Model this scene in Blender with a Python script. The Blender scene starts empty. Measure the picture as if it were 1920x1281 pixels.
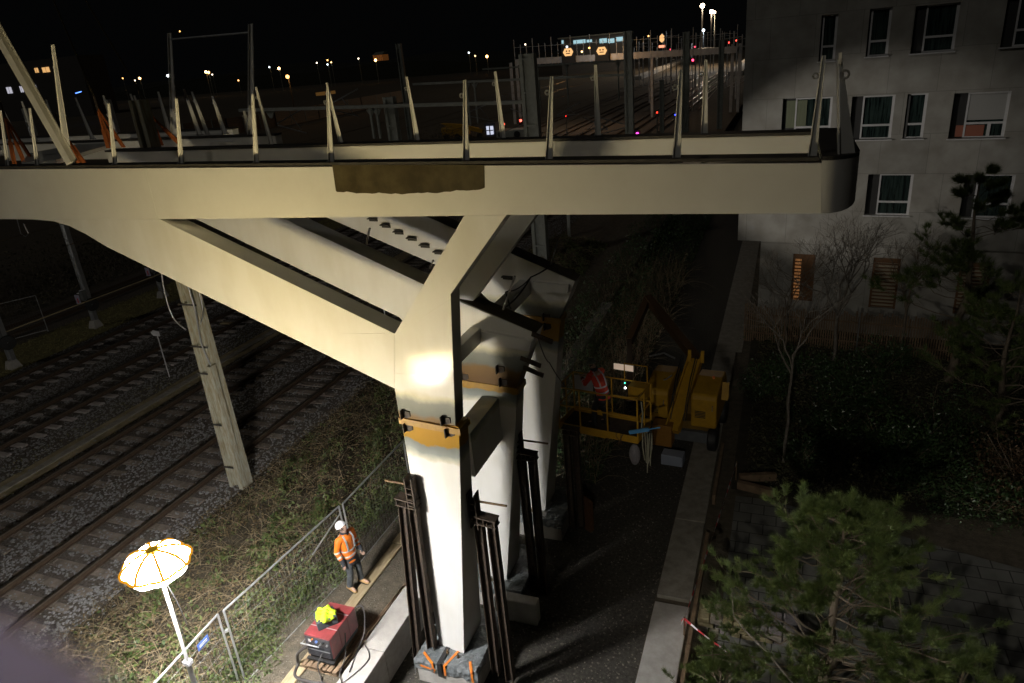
import bpy, math, random
import numpy as np
from math import radians, sin, cos, pi
from mathutils import Vector, Matrix
random.seed(7); rng = np.random.default_rng(7)
S = bpy.context.scene
col = S.collection

# ------------------------------------------------------------------ camera
CW, CH, CF, CAMZ = 1920, 1281, 1319.0, 11.0
nrm = lambda v: np.array(v, float) / np.linalg.norm(v)
UPc = -nrm([290, 3209.5, CF])
Rc = nrm([1490 - 960, 45 - 640.5, CF]); Rc = nrm(Rc - Rc.dot(UPc) * UPc)
Xc = nrm(np.cross(Rc, UPc))
CM = np.array([Xc, Rc, UPc])                      # world = CM @ (x right, y down, z forward)
CAM = np.array([0, 0, CAMZ])
cam = bpy.data.cameras.new('camera'); camo = bpy.data.objects.new('camera', cam); col.objects.link(camo)
cam.sensor_width = 36; cam.lens = CF / CW * 36; cam.clip_start = 0.02; cam.clip_end = 3000
m = Matrix.Identity(4)
for i in range(3):
    m[i][0] = CM[i, 0]; m[i][1] = -CM[i, 1]; m[i][2] = -CM[i, 2]; m[i][3] = CAM[i]
camo.matrix_world = m
cam.dof.use_dof = True; cam.dof.focus_distance = 14; cam.dof.aperture_fstop = 2.6
S.camera = camo
# site floodlight clamped under the photographer's standing place, aimed at the path, pines and building
fl = bpy.data.lights.new('floodlight_beam', 'SPOT'); fl.energy = 480; fl.spot_size = radians(44); fl.spot_blend = .6; fl.shadow_soft_size = .09; fl.color = (1, .93, .80)
flo = bpy.data.objects.new('floodlight_beam', fl); col.objects.link(flo)
FLP = (-.5, -.6, 8.75); flo.location = FLP
FLD = Vector((sin(radians(7)), cos(radians(7)), -math.tan(radians(27)))); flo.rotation_euler = FLD.to_track_quat('-Z', 'Y').to_euler()
S.render.resolution_x = 1024; S.render.resolution_y = 683

# second site lamp, on a mast behind the slanting legs, shining along the facade
f2 = bpy.data.lights.new('facade_beam', 'SPOT'); f2.energy = 1100; f2.spot_size = radians(28); f2.spot_blend = .55; f2.shadow_soft_size = .10; f2.color = (1, .93, .83)
f2o = bpy.data.objects.new('facade_beam', f2); col.objects.link(f2o); F2P = (-12.0, 19.0, 5.0); f2o.location = F2P
F2D = (Vector((1.6, 29.8, 5.9)) - Vector(F2P)).normalized(); f2o.rotation_euler = F2D.to_track_quat('-Z', 'Y').to_euler()

# ------------------------------------------------------------------ night sky, faint added fill lamp, exposure
w = bpy.data.worlds.new("World"); S.world = w; w.use_nodes = True
nt = w.node_tree; bg = nt.nodes['Background']
bg.inputs[0].default_value = (0.8, 0.85, 0.9, 1); bg.inputs[1].default_value = 0.0005
sun = bpy.data.lights.new('night_fill', 'SUN'); sun.energy = 0.045; sun.angle = radians(4); sun.color = (1, .95, .85)  # weak fill added to lift the shadows, not a source on site
suno = bpy.data.objects.new('night_fill', sun); col.objects.link(suno)
suno.rotation_euler = (radians(52), 0, radians(-35))
S.view_settings.view_transform = 'Standard'; S.view_settings.look = 'None'
S.view_settings.exposure = 1.4; S.view_settings.gamma = 1
S.render.engine = 'CYCLES'
S.cycles.max_bounces = 5; S.cycles.sample_clamp_indirect = 3

# ------------------------------------------------------------------ projection helpers
def ray(px, py): return CM @ nrm([px - 960, py - 640.5, CF])
def gz(px, py, z=0.0):
    d = ray(px, py); return CAM + (z - CAMZ) / d[2] * d
def gy(px, py, y):
    d = ray(px, py); return CAM + y / d[1] * d
BD = np.array([0.99186, -0.12734, 0.0])            # bridge direction
BN = np.array([-BD[1], BD[0], 0.0])
P1 = gz(870, 1225, -.15); P2 = gz(950, 1088, -.15); P3 = gz(1022, 958, -.15)
def onp(px, py, P=P1):
    d = ray(px, py); return CAM + (P - CAM).dot(BN) / d.dot(BN) * d
def hgt(foot, head, z=0.0):
    g = gz(*foot, z); d = ray(*head); return CAMZ + np.hypot(g[0], g[1]) / np.hypot(d[0], d[1]) * d[2]

# ------------------------------------------------------------------ materials
MATS = {}
def mat(name, c1, c2=None, rough=.7, metal=0, scale=8, bump=0, bscale=None, coat=0, emit=None, estr=0, detail=6, spec=None, stretch=None, contrast=(.35, .65)):
    if name in MATS: return MATS[name]
    mm = bpy.data.materials.new(name); mm.use_nodes = True; t = mm.node_tree; N = t.nodes; L = t.links
    b = N['Principled BSDF']; b.inputs['Roughness'].default_value = rough; b.inputs['Metallic'].default_value = metal
    if coat: b.inputs['Coat Weight'].default_value = coat; b.inputs['Coat Roughness'].default_value = .09
    if spec is not None: b.inputs['Specular IOR Level'].default_value = spec
    b.inputs['Base Color'].default_value = (*c1, 1)
    geo = N.new('ShaderNodeNewGeometry'); src = geo.outputs['Position']
    if stretch:
        mp = N.new('ShaderNodeMapping'); mp.inputs['Scale'].default_value = stretch; L.new(src, mp.inputs[0]); src = mp.outputs[0]
    if c2 is not None:
        n = N.new('ShaderNodeTexNoise'); n.inputs['Scale'].default_value = scale; n.inputs['Detail'].default_value = detail
        n.inputs['Roughness'].default_value = .65
        r = N.new('ShaderNodeValToRGB'); r.color_ramp.elements[0].position = contrast[0]; r.color_ramp.elements[1].position = contrast[1]
        r.color_ramp.elements[0].color = (*c1, 1); r.color_ramp.elements[1].color = (*c2, 1)
        L.new(src, n.inputs['Vector']); L.new(n.outputs['Fac'], r.inputs[0]); L.new(r.outputs[0], b.inputs['Base Color'])
    if bump:
        n2 = N.new('ShaderNodeTexNoise'); n2.inputs['Scale'].default_value = bscale or scale; n2.inputs['Detail'].default_value = 5
        bp = N.new('ShaderNodeBump'); bp.inputs['Strength'].default_value = min(bump, 1); bp.inputs['Distance'].default_value = .02 * max(1, bump)
        L.new(src, n2.inputs['Vector']); L.new(n2.outputs['Fac'], bp.inputs['Height']); L.new(bp.outputs[0], b.inputs['Normal'])
    if emit:
        b.inputs['Emission Color'].default_value = (*emit, 1); b.inputs['Emission Strength'].default_value = estr
    MATS[name] = mm; return mm

def steel_mat(name, zj, above):
    """cream-white bridge paint with the bare primer / rust bands left at the site weld (paint bands follow height)"""
    mm = bpy.data.materials.new(name); mm.use_nodes = True; t = mm.node_tree; N = t.nodes; L = t.links
    b = N['Principled BSDF']; b.inputs['Roughness'].default_value = .5; b.inputs['Specular IOR Level'].default_value = .2
    b.inputs['Coat Weight'].default_value = .16; b.inputs['Coat Roughness'].default_value = .13
    geo = N.new('ShaderNodeNewGeometry'); sx = N.new('ShaderNodeSeparateXYZ'); L.new(geo.outputs['Position'], sx.inputs[0])
    n = N.new('ShaderNodeTexNoise'); n.inputs['Scale'].default_value = 2.2; n.inputs['Detail'].default_value = 7; L.new(geo.outputs['Position'], n.inputs['Vector'])
    def mth(op, a, bb):
        q = N.new('ShaderNodeMath'); q.operation = op
        for i, v in enumerate((a, bb)):
            if isinstance(v, (int, float)): q.inputs[i].default_value = v
            else: L.new(v, q.inputs[i])
        return q.outputs[0]
    d = mth('SUBTRACT', sx.outputs['Z'], zj)
    if not above: d = mth('MULTIPLY', d, -1)
    d = mth('ADD', d, mth('MULTIPLY', mth('SUBTRACT', n.outputs['Fac'], .5), .32))
    r = N.new('ShaderNodeValToRGB'); e = r.color_ramp.elements
    white = (.74, .735, .71, 1)
    stops = [(0, (.13, .07, .022, 1)), (.24, (.19, .11, .035, 1)), (.32, (.15, .16, .145, 1)), (.58, (.22, .235, .215, 1)), (.70, (.6, .58, .45, 1)), (.8, white)] if above else \
            [(0, (.36, .19, .003, 1)), (.23, (.33, .18, .005, 1)), (.27, (.18, .20, .195, 1)), (.42, (.26, .29, .285, 1)), (.55, (.6, .585, .5, 1)), (.6, white)]
    e[0].position, e[0].color = stops[0]; e[1].position, e[1].color = stops[-1]
    for p, c in stops[1:-1]:
        q = e.new(p); q.color = c
    L.new(d, r.inputs[0])
    # dirt streaks
    mp = N.new('ShaderNodeMapping'); mp.inputs['Scale'].default_value = (1.5, 1.5, .6); L.new(geo.outputs['Position'], mp.inputs[0])
    n3 = N.new('ShaderNodeTexNoise'); n3.inputs['Scale'].default_value = 1.3; n3.inputs['Detail'].default_value = 8; L.new(mp.outputs[0], n3.inputs['Vector'])
    r3 = N.new('ShaderNodeValToRGB'); r3.color_ramp.elements[0].position = .3; r3.color_ramp.elements[1].position = .62
    r3.color_ramp.elements[0].color = (.89, .88, .84, 1); r3.color_ramp.elements[1].color = (1, 1, 1, 1); L.new(n3.outputs['Fac'], r3.inputs[0])
    mx = N.new('ShaderNodeMix'); mx.data_type = 'RGBA'; mx.blend_type = 'MULTIPLY'; mx.inputs[0].default_value = 1
    L.new(r.outputs[0], mx.inputs[6]); L.new(r3.outputs[0], mx.inputs[7]); L.new(mx.outputs[2], b.inputs['Base Color'])
    n4 = N.new('ShaderNodeTexNoise'); n4.inputs['Scale'].default_value = .9; n4.inputs['Detail'].default_value = 2; L.new(geo.outputs['Position'], n4.inputs['Vector'])
    bp = N.new('ShaderNodeBump'); bp.inputs['Strength'].default_value = .35; bp.inputs['Distance'].default_value = .05
    L.new(n4.outputs['Fac'], bp.inputs['Height']); L.new(bp.outputs[0], b.inputs['Coat Normal'])
    MATS[name] = mm; return mm

ZJ = 4.97
steel_up = steel_mat('steel_frame_paint', ZJ, True)
steel_low = steel_mat('steel_column_paint', ZJ, False)
steel_deck = mat('steel_beam_paint', (.76, .755, .715), (.70, .69, .645), .4, coat=.5, scale=.8, bump=.6, bscale=.7, detail=9)
darktop = mat('dark_flange', (.035, .032, .028), (.055, .05, .042), .7, scale=6)
rust = mat('rusty_steel', (.075, .05, .03), (.03, .023, .018), .8, scale=14, bump=.4, bscale=60)
rustlight = mat('rusty_steel_pale', (.15, .09, .035), (.08, .05, .025), .75, scale=10)
primer = mat('primer_grey', (.11, .09, .045), (.055, .042, .02), .35, scale=3, coat=.5)
galv = mat('galvanised', (.5, .51, .52), (.38, .39, .4), .35, metal=.7, scale=9)
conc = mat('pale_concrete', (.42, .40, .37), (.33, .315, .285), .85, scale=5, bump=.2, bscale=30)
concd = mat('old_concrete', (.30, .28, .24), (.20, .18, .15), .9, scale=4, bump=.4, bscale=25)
dirt = mat('dirt', (.06, .05, .034), (.12, .10, .07), .95, scale=5, bump=1, bscale=26)
dirtpath = mat('gravel_path', (.03, .027, .021), (.075, .068, .055), .95, scale=14, bump=1, bscale=45)
ballastm = mat('ballast_bed', (.055, .045, .035), (.14, .12, .10), .95, scale=20, bump=1, bscale=40)
soil = mat('planting_soil', (.022, .020, .012), (.05, .043, .025), .95, scale=3, bump=1, bscale=18)
stonem = mat('ballast_stone', (.09, .088, .085), (.36, .355, .35), .8, scale=30, contrast=(.3, .7))
stonep = mat('path_stone', (.06, .052, .04), (.22, .20, .16), .85, scale=25)
railm = mat('rail_steel', (.07, .045, .03), (.10, .07, .045), .6, metal=.3, scale=12)
railtop = mat('rail_running_face', (.22, .19, .15), (.16, .13, .1), .35, metal=.8, scale=12)
woodm = mat('plank_wood', (.38, .31, .19), (.25, .19, .10), .75, scale=3, stretch=(6, 1, 6))
wooddk = mat('weathered_timber', (.22, .15, .09), (.13, .085, .05), .85, scale=4)
leafm = mat('bramble_leaf', (.03, .06, .012), (.13, .16, .045), .55, scale=3)
leafd = mat('laurel_leaf', (.025, .06, .02), (.06, .10, .035), .35, scale=5)
drym = mat('dry_stalk', (.32, .25, .15), (.13, .10, .06), .8, scale=4)
needlem = mat('pine_needle', (.05, .085, .02), (.14, .18, .05), .5, scale=4)
bark = mat('bark', (.12, .09, .065), (.20, .165, .12), .9, scale=15, stretch=(3, 3, .6))
barkb = mat('birch_bark', (.22, .20, .17), (.12, .10, .08), .85, scale=12)
grassm = mat('dry_grass', (.34, .30, .12), (.20, .20, .07), .8, scale=2)
yellow = mat('yellow_lift_paint', (.50, .28, .010), (.34, .18, .010), .6, scale=4, contrast=(.3, .75))
blackm = mat('black_rubber', (.012, .012, .012), (.02, .02, .02), .6, scale=8)
glassd = mat('dark_glass', (.008, .014, .014), (.035, .055, .05), .12, spec=.6, scale=4, stretch=(3.5, 3.5, .25), contrast=(.4, .6))
whitef = mat('white_pvc_frame', (.62, .62, .64), (.55, .55, .56), .4, scale=5)

# ------------------------------------------------------------------ object helpers
def thing(name, label, cat, loc=(0, 0, 0), group=None):
    o = bpy.data.objects.new(name, None); col.objects.link(o); o.location = [float(v) for v in loc]; o.empty_display_size = .2
    o['label'] = label; o['category'] = cat
    if group: o['group'] = group
    return o
def tag(o, label, cat, group=None, kind=None):
    if label: o['label'] = label
    if cat: o['category'] = cat
    if group: o['group'] = group
    if kind: o['kind'] = kind
    return o
def wloc(o):
    v = Vector((0, 0, 0))
    while o: v = v + o.location; o = o.parent
    return np.array(v)
def bulk(name, V, F, material, parent=None, origin=None, smooth=False):
    V = np.asarray(V, dtype=np.float64); F = np.asarray(F, dtype=np.int32)
    base = wloc(parent) if parent else np.array(origin if origin is not None else (0, 0, 0), float)
    og = np.array(origin, float) if (origin is not None and parent) else base
    me = bpy.data.meshes.new(name)
    me.vertices.add(len(V)); me.vertices.foreach_set('co', (V - og).astype(np.float32).ravel())
    k = F.shape[1]; me.loops.add(F.size); me.loops.foreach_set('vertex_index', F.ravel())
    me.polygons.add(len(F)); me.polygons.foreach_set('loop_start', np.arange(0, F.size, k)); 
    me.update(calc_edges=True); me.validate()
    if smooth: me.polygons.foreach_set('use_smooth', [True] * len(me.polygons))
    me.materials.append(material)
    o = bpy.data.objects.new(name, me); col.objects.link(o)
    if parent: o.parent = parent
    o.location = og - base if parent else og
    return o
class MB:
    def __init__(s): s.v = []; s.f = []; s.mi = []; s.cur = 0
    def add(s, vs, fs):
        n = len(s.v); s.v += [tuple(float(c) for c in p) for p in vs]; s.f += [tuple(i + n for i in f) for f in fs]; s.mi += [s.cur] * len(fs); return s
    def box(s, x0, x1, y0, y1, z0, z1):
        return s.add([(x0, y0, z0), (x1, y0, z0), (x1, y1, z0), (x0, y1, z0), (x0, y0, z1), (x1, y0, z1), (x1, y1, z1), (x0, y1, z1)],
                     [(0, 3, 2, 1), (4, 5, 6, 7), (0, 1, 5, 4), (1, 2, 6, 5), (2, 3, 7, 6), (3, 0, 4, 7)])
    def obox(s, c, ax, ay, az, hx, hy, hz):
        c = np.array(c, float); ax, ay, az = [nrm(a) for a in (ax, ay, az)]
        vs = [c + sx * hx * ax + sy * hy * ay + sz * hz * az for sz in (-1, 1) for sx, sy in ((-1, -1), (1, -1), (1, 1), (-1, 1))]
        return s.add(vs, [(0, 3, 2, 1), (4, 5, 6, 7), (0, 1, 5, 4), (1, 2, 6, 5), (2, 3, 7, 6), (3, 0, 4, 7)])
    def bar(s, a, b, w, h, side=(0, 1, 0)):
        a = np.array(a, float); b = np.array(b, float); d = nrm(b - a); sd = np.array(side, float); sd = sd - sd.dot(d) * d
        if np.linalg.norm(sd) < 1e-4: sd = np.array((1, 0, 0)) - d[0] * d
        sd = nrm(sd); up = np.cross(d, sd)
        return s.obox((a + b) / 2, sd, up, d, w / 2, h / 2, np.linalg.norm(b - a) / 2)
    def ibeam(s, a, b, w, h, side=(0, 1, 0), t=.015):
        a = np.array(a, float); b = np.array(b, float); d = nrm(b - a); sd = np.array(side, float); sd = nrm(sd - sd.dot(d) * d); up = np.cross(d, sd)
        L = np.linalg.norm(b - a) / 2; c = (a + b) / 2
        s.obox(c + up * (h / 2 - t / 2), sd, up, d, w / 2, t / 2, L); s.obox(c - up * (h / 2 - t / 2), sd, up, d, w / 2, t / 2, L)
        return s.obox(c, sd, up, d, t / 2, h / 2 - t, L)
    def prism(s, pts, vec):
        n = len(pts); vec = np.array(vec, float); P = [np.array(p, float) for p in pts]
        return s.add(P + [p + vec for p in P], [tuple(range(n)), tuple(range(2 * n - 1, n - 1, -1))] + [(i, i + n, (i + 1) % n + n, (i + 1) % n) for i in range(n)])
    def tube(s, pts, r, n=8, cap=True):
        P = [np.array(p, float) for p in pts]; R = r if hasattr(r, '__len__') else [r] * len(P)
        b0 = len(s.v); vs = []; ref = None
        for i, p in enumerate(P):
            d = nrm(P[min(i + 1, len(P) - 1)] - P[max(i - 1, 0)] + 1e-9)
            if ref is None:
                ref = np.array((0, 0, 1.)) if abs(d[2]) < .9 else np.array((1., 0, 0))
            a = nrm(ref - ref.dot(d) * d); b = np.cross(d, a); ref = a
            rr = R[i]; rx, ry = rr if hasattr(rr, '__len__') else (rr, rr)
            vs += [p + rx * cos(2 * pi * k / n) * a + ry * sin(2 * pi * k / n) * b for k in range(n)]
        fs = [(i * n + k, i * n + (k + 1) % n, (i + 1) * n + (k + 1) % n, (i + 1) * n + k) for i in range(len(P) - 1) for k in range(n)]
        if cap: fs += [tuple(range(n - 1, -1, -1)), tuple((len(P) - 1) * n + k for k in range(n))]
        return s.add(vs, fs)
    def lathe(s, c, prof, n=24, axis=(0, 0, 1), sx=1):
        az = nrm(axis); ax = np.array((1., 0, 0)) if abs(az[0]) < .9 else np.array((0, 1., 0)); ax = nrm(ax - ax.dot(az) * az); ay = np.cross(az, ax)
        c = np.array(c, float); vs = [c + z * az + r * (sx * cos(2 * pi * k / n) * ax + sin(2 * pi * k / n) * ay) for r, z in prof for k in range(n)]
        fs = [(i * n + k, i * n + (k + 1) % n, (i + 1) * n + (k + 1) % n, (i + 1) * n + k) for i in range(len(prof) - 1) for k in range(n)]
        return s.add(vs, fs)
    def ball(s, c, r, n=12, m=8):
        r = r if hasattr(r, '__len__') else (r, r, r); c = np.array(c, float)
        vs = [c + np.array((r[0] * sin(pi * j / m) * cos(2 * pi * k / n), r[1] * sin(pi * j / m) * sin(2 * pi * k / n), r[2] * cos(pi * j / m))) for j in range(m + 1) for k in range(n)]
        return s.add(vs, [(j * n + k, (j + 1) * n + k, (j + 1) * n + (k + 1) % n, j * n + (k + 1) % n) for j in range(m) for k in range(n)])
    def build(s, name, material, parent=None, origin=None, smooth=None, bevel=0):
        base = wloc(parent) if parent else np.zeros(3)
        if origin is None:
            origin = base if parent else np.array([*np.mean(np.array(s.v)[:, :2], axis=0), np.min(np.array(s.v)[:, 2])])
        me = bpy.data.meshes.new(name); me.from_pydata([tuple(np.array(p) - origin) for p in s.v], [], s.f); me.validate()
        ms = material if isinstance(material, (list, tuple)) else [material]
        for q in ms: me.materials.append(q)
        if len(ms) > 1: me.polygons.foreach_set('material_index', s.mi[:len(me.polygons)])
        if smooth:
            me.polygons.foreach_set('use_smooth', [True] * len(me.polygons))
            try: me.set_sharp_from_angle(angle=radians(smooth))
            except Exception: pass
        o = bpy.data.objects.new(name, me); col.objects.link(o)
        if parent: o.parent = parent
        o.location = [float(v) for v in (np.array(origin) - base if parent else origin)]
        if bevel:
            b = o.modifiers.new('bevel', 'BEVEL'); b.width = bevel; b.segments = 2; b.limit_method = 'ANGLE'
        return o
def dup(root, loc, label=None, rotz=0):
    r = root.copy(); col.objects.link(r); r.location = loc; r.rotation_euler = (0, 0, rotz)
    if label: r['label'] = label
    for ch in list(root.children):
        c = ch.copy(); col.objects.link(c); c.parent = r
        for g in list(ch.children):
            d = g.copy(); col.objects.link(d); d.parent = c
    return r
def emis(name, c, s):
    mm = bpy.data.materials.new(name); mm.use_nodes = True; t = mm.node_tree; t.nodes.clear()
    e = t.nodes.new('ShaderNodeEmission'); o = t.nodes.new('ShaderNodeOutputMaterial'); e.inputs[0].default_value = (*c, 1); e.inputs[1].default_value = s; t.links.new(e.outputs[0], o.inputs[0]); return mm
Z = np.array((0, 0, 1.)); Y = np.array((0, 1., 0))
# ------------------------------------------------------------------ ground, beds and paths
ys = [-25, 0, 5, 10, 15, 20, 30, 60, 120, 300, 900]
xs = [(-900, -.1), (-60, -.1), (-33.6, -.1), (-31.3, -.1), (-13.7, -.1), (-10, -.03), (-7.24, 0), (-7.235, -.8), (-2, -.8), (8, -.8), (60, -.8), (600, -.8)]
mb = MB(); V = [(x, y, z) for y in ys for x, z in xs]; n = len(xs)
mb.add(V, [(j * n + i, j * n + i + 1, (j + 1) * n + i + 1, (j + 1) * n + i) for j in range(len(ys) - 1) for i in range(n - 1)])
tag(mb.build('ground', dirt, origin=(0, 0, 0)), None, None, kind='structure')
def sheet(name, x0, x1, y0, y1, z, m):
    mb = MB(); mb.add([(x0, y0, z), (x1, y0, z), (x1, y1, z), (x0, y1, z)], [(0, 1, 2, 3)])
    return tag(mb.build(name, m, origin=((x0 + x1) / 2, y0, z)), None, None, kind='structure')
sheet('ballast_bed', -31.0, -13.9, -10, 250, -.085, ballastm)
sheet('distant_track_bed', -38.5, -34.3, -10, 250, -.08, ballastm)
sheet('gravel_path', -7.1, -2.21, -10, 60, -.79, dirtpath)
sheet('planting_bed', -.9, 40, 17.4, 29.5, -.77, soil)
sheet('back_path', -2.2, -1.2, 27, 44, -.78, concd)
sheet('cess_path', -22.35, -21.35, 4, 60, -.06, mat('sandy_strip', (.34, .27, .17), (.18, .15, .08), .95, scale=1.6, bump=.6, bscale=30))
sheet('grass_verge', -34.2, -31.05, 0, 90, -.07, mat('verge_turf', (.20, .17, .07), (.12, .11, .045), .95, scale=2.5, bump=1, bscale=25))

# paved terrace, slabs with joints
pm = bpy.data.materials.new('paving_slabs'); pm.use_nodes = True; t = pm.node_tree
br = t.nodes.new('ShaderNodeTexBrick'); geo = t.nodes.new('ShaderNodeNewGeometry'); t.links.new(geo.outputs['Position'], br.inputs[0])
br.inputs['Scale'].default_value = 1; br.inputs['Brick Width'].default_value = .62; br.inputs['Row Height'].default_value = .42
br.inputs['Mortar Size'].default_value = .014; br.inputs['Color1'].default_value = (.23, .23, .21, 1); br.inputs['Color2'].default_value = (.17, .17, .155, 1); br.inputs['Mortar'].default_value = (.05, .05, .045, 1)
n_ = t.nodes.new('ShaderNodeTexNoise'); n_.inputs['Scale'].default_value = 2; n_.inputs['Detail'].default_value = 8; t.links.new(geo.outputs['Position'], n_.inputs[0])
mx = t.nodes.new('ShaderNodeMix'); mx.data_type = 'RGBA'; mx.blend_type = 'MULTIPLY'; mx.inputs[0].default_value = .7
t.links.new(br.outputs[0], mx.inputs[6]); t.links.new(n_.outputs['Fac'], mx.inputs[7]); t.links.new(mx.outputs[2], t.nodes['Principled BSDF'].inputs[0]); t.nodes['Principled BSDF'].inputs['Roughness'].default_value = .85
mb = MB(); a = gz(1330, 1190, -.72)
mb.add([(-.75, 9.5, -.76), (14, 9.5, -.76), (14, 15.2, -.76), (6.2, 15.5, -.76), (.1, 17.1, -.76), (-.75, 17.1, -.76)], [(0, 1, 2, 3, 4, 5)])
tag(mb.build('paving', pm, origin=(0, 10, -.76)), None, None, kind='structure')

# kerb slabs along the gravel path
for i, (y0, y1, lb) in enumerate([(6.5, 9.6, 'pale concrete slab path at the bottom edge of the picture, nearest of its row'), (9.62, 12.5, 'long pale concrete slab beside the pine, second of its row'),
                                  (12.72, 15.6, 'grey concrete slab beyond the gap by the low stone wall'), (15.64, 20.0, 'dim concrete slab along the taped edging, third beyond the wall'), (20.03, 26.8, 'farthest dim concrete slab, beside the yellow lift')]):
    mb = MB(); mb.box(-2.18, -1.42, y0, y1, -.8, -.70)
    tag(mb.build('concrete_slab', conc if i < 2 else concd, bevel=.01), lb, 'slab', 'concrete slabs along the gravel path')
mb = MB(); 
for y0, y1 in ((8, 11.2), (11.25, 15.0)): mb.box(-1.33, -1.25, y0, y1, -.8, -.52)
tag(mb.build('edging_board', wooddk), 'thin upright edging board between slab path and paving under the barrier tape', 'edging')
mb = MB(); mb.box(-1.33, -1.25, 16.6, 19.4, -.8, -.5)
tag(mb.build('edging_board', wooddk), 'short upright edging board farther along the path, near the two timber sleepers', 'edging')

# low stone wall
st = thing('stone_wall', 'low wall of mixed grey and brown stones beside the slab path and pine', 'wall', (-.6, 12.2, -.8))
stm = [mat('wall_stone_a', (.24, .21, .17), (.16, .14, .11), .9, scale=9, bump=.6, bscale=20), mat('wall_stone_b', (.28, .24, .13), (.2, .17, .1), .9, scale=9, bump=.6, bscale=20), mat('wall_stone_c', (.22, .19, .2), (.14, .13, .13), .9, scale=9, bump=.6, bscale=20)]
mb = MB()
for r_ in range(3):
    x = -1.2
    while x < .75:
        wd = random.uniform(.18, .38); mb.cur = random.randrange(3)
        for yy in (11.95, 12.25):
            mb.obox((x + wd / 2, yy + .14 + random.uniform(-.02, .02), -.72 + r_ * .13), (1, random.uniform(-.1, .1), 0), (0, 1, 0), (0, 0, 1), wd / 2 - .012, .135, .058 + random.uniform(0, .01))
        x += wd
mb.build('masonry', stm, st, bevel=.02)

# ------------------------------------------------------------------ ballast and gravel stones
def stones(name, n, xr, yr, z, smin, smax, m, dens=None):
    k = int(n * 3); x = rng.uniform(*xr, k); y = yr[0] + (yr[1] - yr[0]) * rng.random(k) ** 1.7
    if dens is not None: keep = rng.random(k) < dens(x, y); x = x[keep]; y = y[keep]
    x = x[:n]; y = y[:n]; n = len(x); s = smin + (smax - smin) * rng.random(n) ** 1.6 * 1.25
    th = rng.uniform(0, 2 * pi, n); c0 = np.stack([x, y, z + s * .3], 1)
    base = np.array([(1, 0, 0), (0, 1, .15), (-1, .1, 0), (0, -1, -.1), (.1, .1, .8), (0, 0, -.7)])
    jit = rng.uniform(.6, 1.25, (n, 6, 1)); P = base[None] * jit
    c, s_ = np.cos(th)[:, None], np.sin(th)[:, None]
    Q = np.stack([P[..., 0] * c - P[..., 1] * s_, P[..., 0] * s_ + P[..., 1] * c, P[..., 2]], -1) * s[:, None, None] + c0[:, None]
    F = np.array([(0, 1, 4), (1, 2, 4), (2, 3, 4), (3, 0, 4)])
    return bulk(name, Q.reshape(-1, 3), (F[None] + (np.arange(n) * 6)[:, None, None]).reshape(-1, 3), m, origin=(np.mean(xr), yr[0], z))
rails = [(-15.52, -17.03), (-19.2, -20.7), (-24.35, -25.85), (-28.4, -29.9)]
def bdens(x, y):
    d = np.ones_like(x)
    d[(x > -22.4) & (x < -21.3)] = .04
    for a, b in rails:
        inside = (x < a + .35) & (x > b - .35)
        on = inside & ((y / .62) % 1 < .40)
        d[on] *= .12
        for r_ in (a, b): d[np.abs(x - r_) < .16] *= .15
    return d
tag(stones('ballast', 62000, (-31, -13.3), (5, 62), -.075, .028, .055, stonem, bdens), 'grey crushed stone ballast lying between the sleepers and rails', 'ballast', kind='stuff')
tag(stones('loose_gravel', 8000, (-7.0, -2.2), (7, 26), -.785, .008, .028, stonep), 'loose gravel scattered on the dark path right of the columns', 'gravel', kind='stuff')
tag(stones('strip_gravel', 6000, (-9.7, -7.6), (6.5, 20), 0, .005, .017, stonep), 'fine pale grit on the dirt strip between fence and concrete wall', 'gravel', kind='stuff')

# ------------------------------------------------------------------ railway tracks
sw = [mat('timber_sleeper', (.13, .105, .085), (.24, .20, .165), .9, scale=3, bump=.3, bscale=40), mat('concrete_sleeper', (.42, .38, .36), (.28, .25, .23), .9, scale=3, bump=.3, bscale=40)]
names = ['railway track nearest the brambles, running right past the balloon lamp', 'second railway track, its pale sleeper ends bordering the sandy strip', 'third railway track, just beyond the sandy strip and small white marker', 'fourth railway track, nearest the grass verge with galvanised masts']
smesh = []
for k in range(2):
    mb = MB(); 
    if k == 0: mb.box(-1.3, 1.3, -.125, .125, -.12, 0)
    else:
        for sgn in (-1, 1): mb.prism([(sgn * 1.28, -.14, -.1), (sgn * 1.28, .14, -.1), (sgn * 1.28, .1, .02), (sgn * 1.28, -.1, .02)], (-sgn * .8, 0, 0))
        mb.box(-.5, .5, -.05, .05, -.08, -.03)
    for sgn in (-1, 1):
        mb.box(sgn * .753 - .16, sgn * .753 + .16, -.07, .07, -.01, .028)
    smesh.append(mb.build('sleeper', sw[k], origin=(0, 0, 0)))
for ti, (a, b) in enumerate(rails):
    cx = (a + b) / 2
    tr = thing('railway_track', names[ti], 'railway track', (cx, 5, -.05), 'parallel railway tracks')
    for x in (a, b):
        mb = MB(); mb.box(x - .07, x + .07, -8, 240, .0, .018); mb.box(x - .009, x + .009, -8, 240, .018, .13); mb.cur = 1
        mb.prism([(x - .036, -8, .125), (x + .036, -8, .125), (x + .034, -8, .166), (x - .034, -8, .166)], (0, 248, 0))
        mb.build('rail', [railm, railtop], tr)
    src = smesh[1 if ti in (2, 3) else 0]
    for i in range(100):
        s = src if (i == 0 and ti in (0, 2)) else src.copy()
        if s is not src: col.objects.link(s)
        s.parent = tr; s.location = (rng.normal(0, .015), (4.3 + i * .62 + rng.normal(0, .02)) - 5, 0)
        s.rotation_euler = (0, 0, rng.normal(0, .012))
for x in (-35.6, -37.1):
    pass
tr = thing('railway_track', 'dark fifth railway track beyond the grass verge and masts', 'railway track', (-36.3, 5, -.05), 'parallel railway tracks')
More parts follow.
